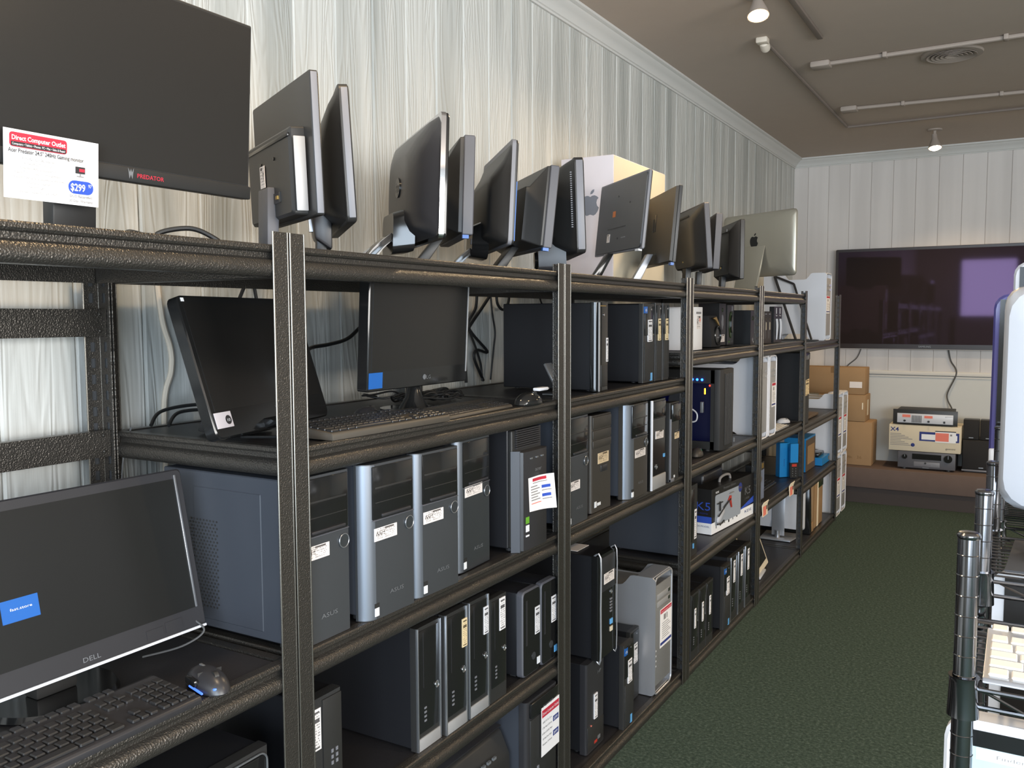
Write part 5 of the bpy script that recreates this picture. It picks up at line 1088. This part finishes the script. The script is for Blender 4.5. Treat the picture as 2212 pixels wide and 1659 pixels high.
def carton(name, label, x0, x1, y0, y1, z0, z1, deco):
    t = thing(name, label, 'box', (x0, y0, z0)); G().box(0, x1-x0, 0, y1-y0, 0, z1-z0, .006).build('carton', 'cardboard', t)
    G().box((x1-x0)*.46, (x1-x0)*.54, -.0012, (y1-y0)+.001, z1-z0-.05, z1-z0+.0012).build('tape', 'cardboard_dark', t); deco(t, x1-x0, y1-y0, z1-z0)
def d1(t, w, d, h):
    g = G().text('Carton No.', .035, (w*.52, -.0015, .06), u=(1, 0, 0), width=.13); g.text('36', .04, (w*.78, -.0015, .058), u=(1, 0, 0), width=.04); g.build('lettering', 'cardboard_dark', t)
carton('shipping_carton', 'lowest of three brown cartons stacked on the back platform', -.33, .135, 8.325, 8.62, ZL, .714, d1)
def d2(t, w, d, h): G().box(w, w+.001, .10, .17, .05, .19).build('side_label', 'box_beige', t); G().box(w-.03, w-.02, -.0014, 0, .11, .17).build('tape_glint', 'cream_paper', t)
carton('shipping_carton', 'middle brown carton of the stack, with a pale side label', -.33, .075, 8.325, 8.60, .716, .955, d2)
def d3(t, w, d, h): G().box(w*.76, w*.955, -.0012, 0, .06, .115).build('address_label', 'label_h', t)
carton('shipping_carton', 'wide top brown carton with white address label, under the television', -.48, .064, 8.34, 8.58, .957, 1.198, d3)
t = thing('av_receiver', 'black receiver with two big knobs under the beige amplifier carton', 'receiver', (.352, 8.325, ZL))
G().box(0, .455, .012, .33, .012, .160, .003).build('case', 'black_matte', t); G().box(0, .455, 0, .014, .014, .158, .004).build('front_panel', 'mid_grey', t); G().box(.115, .345, -.001, .004, .092, .140).build('display', 'black_gloss', t); G().box(.13, .335, -.002, .004, .03, .072, .002).build('lower_flap', 'grey_plastic', t)
for x, r_ in ((.058, .020), (.40, .032)): k = G().cyl((x, -.022, .112), r_, .024, 'y', 28).build('knob', 'black_gloss', t); G().box(x-.002, x+.002, -.0228, -.0215, .112, .112+r_*.9).build('knob_mark', 'silver', k)
for k in range(5): G().cyl((.27+.013*k, -.004, .045), .0035, .004, 'y', 8).build('button', 'logo_grey', t)
G().cyl((.222, -.008, .062), .008, .008, 'y', 16).build('selector', 'black', t); G().box(.20, .25, -.0012, 0, .018, .023).build('lettering_bar', 'logo_grey', t)
for x in (.05, .40):
    for y in (.04, .28): G().cyl((x, y, 0), .022, .013, 'z', 14).build('foot', 'black', t)
t = thing('amplifier_carton', 'beige amplifier carton printed X4 with an orange price sheet', 'box', (.275, 8.325, .4825))
G().box(0, .568, 0, .34, 0, .228, .004).build('carton', 'box_beige', t)
G().text('X4', .05, (.045, -.0012, .17), u=(1, 0, 0), width=.07, bold=.015).build('lettering', 'print_navy', t); G().box(.245, .555, -.001, 0, .095, .175).build('picture', 'print_navy', t); G().box(.262, .54, -.0016, -.001, .108, .155).build('picture_face', 'print_white', t)
g = G()
for k in range(8): g.box(.012, .10+.03*((k*5) % 4), -.001, 0, .145-k*.014, .150-k*.014)
g.build('print_lines', 'print_grey', t); G().cyl((.195, -.001, .055), .016, .001, 'y', 18).build('seal', 'print_navy', t); G().text('gemini', .022, (.49, -.0012, .03), u=(1, 0, 0), width=.075).build('lettering', 'print_dark', t); G().ring((.548, 0, .036), .011, .002, 'x') if False else None
s = G().box(.37, .53, -.004, -.002, .09, .19).build('price_sheet', 'print_white', t); G().box(.372, .475, -.0048, -.0038, .10, .172).build('orange_panel', 'print_pink', s); G().box(.37, .53, -.0048, -.0038, .182, .190).build('dark_edge', 'print_dark', s); G().box(.485, .50, -.0048, -.0038, .15, .165).build('code', 'print_grey', s)
t = thing('rack_amplifier', 'silver faced rack amplifier lying on the beige carton', 'amplifier', (.305, 8.325, .712))
G().box(.03, .478, .006, .28, .006, .132, .003).build('case', 'black_matte', t); G().box(0, .508, -.001, .006, .004, .134, .001).build('rack_ears', 'black', t); G().box(.034, .474, -.006, -.001, .018, .100, .001).build('face', 'white_plastic', t)
for k in range(7): G().box(.152+k*.0115, .158+k*.0115, -.0068, -.0055, .022, .085).build('grille_slot', 'black', t)
for x in (.095, .285): G().cyl((x, -.014, .036), .009, .009, 'y', 16).build('knob', 'black', t)
G().box(.40, .414, -.010, -.005, .026, .044).build('switch', 'black', t); G().box(.075, .14, -.0066, -.0058, .066, .090).box(.25, .315, -.0066, -.0058, .064, .086).build('price_sticker', 'print_pink', t); G().text('gemini', .016, (.44, -.0066, .08), u=(1, 0, 0), width=.055).build('lettering', 'print_grey', t)
for x in (.05, .45):
    for y in (.04, .24): G().cyl((x, y, 0), .012, .006, 'z', 12).build('foot', 'black', t)
t = thing('subwoofer', 'black cube subwoofer on the back platform carrying two small speakers', 'speaker', (.850, 8.40, ZL)); G().box(0, .265, .02, .30, .014, .278, .006).build('cabinet', 'black', t); G().box(.004, .261, .0, .022, .03, .276, .006).build('grille', 'speaker_cloth', t); G().box(.0, .265, .0, .03, .010, .024, .002).build('plinth', 'grey_plastic', t); G().box(.13, .165, -.001, 0, .040, .048).build('badge', 'silver', t); G().box(.02, .245, .03, .28, 0, .012).build('foot', 'black_matte', t)
for x, lb in ((.852, 'left of the pair of small black speakers on the subwoofer'), (.980, 'right of the pair of small black speakers on the subwoofer')):
    t = thing('satellite_speaker', lb, 'speaker', (x, 8.42, .6005), 0, 'small satellite speakers'); G().box(0, .122, .014, .13, 0, .172, .006).build('cabinet', 'black', t); G().box(.002, .120, 0, .016, .002, .170, .006).build('grille', 'speaker_cloth', t); G().box(.045, .08, -.001, 0, .014, .021).build('badge', 'logo_grey', t)

# ------------------------------------------------------------------ wire racks on the right
def pole(o, x, y, ztop):
    g = G().cyl((x, y, 0), .0127, ztop-.004, 'z', 20); p = g.build('post', 'black_chrome', o); g = G(); z = ztop-.026
    g2 = G()
    while z > .75: g2.lathe((x, y, z), [(.0122, -.0012), (.0134, 0), (.0122, .0012)], 20); z -= .0254
    g2.build('groove_rings', 'black_chrome', p); G().lathe((x, y, ztop-.006), [(.0128, 0), (.0138, .002), (.0135, .005), (.011, .0075), (.001, .008)], 20).build('cap', 'black_chrome', p)
def deck(o, x0, x1, y0, y1, z, posts):
    for px, py in posts: G().lathe((px, py, z-.036), [(.0135, 0), (.0185, 0), (.0168, .045), (.0180, .051), (.0135, .051)], 20, 'z', True).build('collar', 'black_chrome', o)
    g = G()
    for yy in (y0, y1):
        for zz in (0, -.022): g.tube([(x0, yy, z+zz), (x1, yy, z+zz)], .0032, 8, 1)
        n = int((x1-x0)/.05)
        g.tube([(x0+.02+i*.05, yy, z-(.022 if i % 2 else 0)) for i in range(n)], .0022, 6, 1)
    for xx in (x0, x1):
        for zz in (0, -.022): g.tube([(xx, y0, z+zz), (xx, y1, z+zz)], .0032, 8, 1)
    g.build('shelf_frame', 'black_chrome', o); g = G(); n = max(2, int((y1-y0)/.022))
    for i in range(1, n): g.tube([(x0, y0+(y1-y0)*i/n, z+.004), (x1, y0+(y1-y0)*i/n, z+.004)], .0018, 6, 1)
    for xx in (x0+.3, x0+.6): g.tube([(xx, y0, z+.001), (xx, y1, z+.001)], .0025, 6, 1)
    w_ = g.build('shelf_wires', 'black_chrome', o); w_['kind'] = 'stuff'
X1 = 2.15
ra = thing('wire_rack', 'black chrome wire rack nearest the camera, holding the white keyboard', 'rack', (0, 0, 0), 0, 'black chrome wire racks on the right')
for px in (1.232, X1): pole(ra, px, 1.205, 1.392)
for zz in (1.197, .62, .15): deck(ra, 1.232, X1, 1.205, 1.490, zz, [(1.232, 1.205), (X1, 1.205)])
rb_ = thing('wire_rack', 'black chrome wire rack behind the white keyboard', 'rack', (0, 0, 0), 0, 'black chrome wire racks on the right')
for px, py in ((1.238, 1.515), (X1, 1.515), (1.243, 1.825), (X1, 1.825)): pole(rb_, px, py, 1.392)
for zz in (1.252, .62, .15): deck(rb_, 1.240, X1, 1.515, 1.825, zz, [(1.238, 1.515), (X1, 1.515), (1.243, 1.825), (X1, 1.825)])
rc = thing('wire_rack', 'farthest black chrome wire rack, mostly behind the white all-in-one', 'rack', (0, 0, 0), 0, 'black chrome wire racks on the right')
for px, py in ((1.246, 2.16), (X1, 2.16), (1.246, 2.50), (X1, 2.50)): pole(rc, px, py, 1.42)
for zz in (1.20, .62, .15): deck(rc, 1.246, X1, 2.16, 2.50, zz, [(1.246, 2.16), (X1, 2.16), (1.246, 2.50), (X1, 2.50)])
keyboard('short white keyboard on the nearest wire rack', (1.252, 1.205, 1.203), 90, .27, .165, 'alu', 'key_white', numpad=False, z=.005, cols=13, kh=.004, gap=.18) if False else None
kb = keyboard('short white keyboard on the nearest wire rack', (0, 0, 0), 0, .285, .175, 'alu', 'key_white', numpad=False, z=.006, cols=12, kh=.004, gap=.13)
kb.rotation_euler = (0, 0, R(-90)); kb.location = (1.252, 1.212, 1.2035)
# rotate so that its width runs to the right and its front edge faces the camera
kb.rotation_euler = (0, 0, R(-90))
def white_aio(label, loc, rz, w, h, z0, screen='screen', thick=.05, shell='aio_white'):
    t = thing('all_in_one_computer', label, 'computer', loc, rz)
    G().loft([(-thick-.012, 0, z0+h/2, w*.40, h*.40, .05), (-thick, 0, z0+h/2, w*.485, h*.485, .045), (-thick+.012, 0, z0+h/2, w/2, h/2, .04), (-.004, 0, z0+h/2, w/2, h/2, .03), (0, 0, z0+h/2, w/2-.004, h/2-.004, .03)]).build('shell', shell, t)
    G().box(-.001, .0012, -w/2+.012, w/2-.012, z0+.07, z0+h-.012).build('glass', 'black_gloss', t); G().box(.001, .0018, -w/2+.035, w/2-.035, z0+.09, z0+h-.035).build('screen', screen, t)
    G().prism([(-thick, z0+h*.45), (-thick-.01, z0+h*.45), (-.15, 0), (.05, 0), (.05, .008), (-.13, .010)], 'y', -.09, .09, .002).build('stand', 'alu', t); return t
white_aio('white all-in-one computer seen from behind at the right edge', (1.490, 1.715, 1.259), 90, .475, .372, .078)
w2 = white_aio('dark screened all-in-one computer behind the white one at the right edge', (1.462, 2.20, 1.207), -90, .48, .40, .10, 'screen_blue', shell='screen_blue')
G().box(-.02, .004, -.24, -.225, .10, .16, .004).build('chin_corner', 'white_plastic', w2)
white_aio('white topped all-in-one computer farthest along the wire racks', (1.545, 2.42, 1.207), -90, .58, .46, .12)
lo = white_aio('silver framed all-in-one computer lit on the lower wire shelf', (1.455, 1.330, .627), -90, .50, .385, .092, 'sky_screen', shell='alu_white')
G().box(.0018, .0024, -.21, .21, .092+.385-.052, .092+.385-.036).build('menu_bar', 'snow_screen', lo); G().text('Finder  File  Edit  View  Go', .008, (.0030, -.11, .092+.385-.047), width=.15).build('menu_text', 'print_grey', lo)
g = G(); random.seed(3); pts = [(-.21, .19)]+[(-.21+.42*i/12, .36+.028*random.uniform(-1, 1)) for i in range(13)]+[(.21, .19)]; g.poly(pts, (.0024, 0, 0)).build('mountain_picture', 'snow_screen', lo)
t = thing('mouse_pad', 'dark grey pad on the second wire rack', 'mouse pad', (1.268, 1.56, 1.2585)); G().prism([(.0, .0), (.12, .0), (.12, .22), (.012, .22)], 'z', 0, .003).build('pad', 'mousepad', t)
mouse('white mouse on the dark pad at the right edge', (1.325, 1.655, 1.2618), 90, 'white_plastic', .11, .06, .032)
white_aio('white framed display on the lower shelf of the second wire rack', (1.505, 1.66, .90), -90, .47, .36, .0, 'screen') if False else None
t = thing('white_frame_screen', 'white framed black screen hanging below the second wire shelf deck', 'monitor', (1.49, 1.70, .627), -90)
G().loft([(-.04, 0, .42, .235, .17, .02), (0, 0, .42, .24, .175, .02)]).build('frame', 'white_plastic', t); G().box(-.001, .0014, -.222, .222, .30, .585).build('screen', 'screen', t); G().prism([(-.04, .30), (-.05, .30), (-.12, 0), (.06, 0), (.06, .01), (-.10, .012)], 'y', -.09, .09).build('stand', 'alu', t)
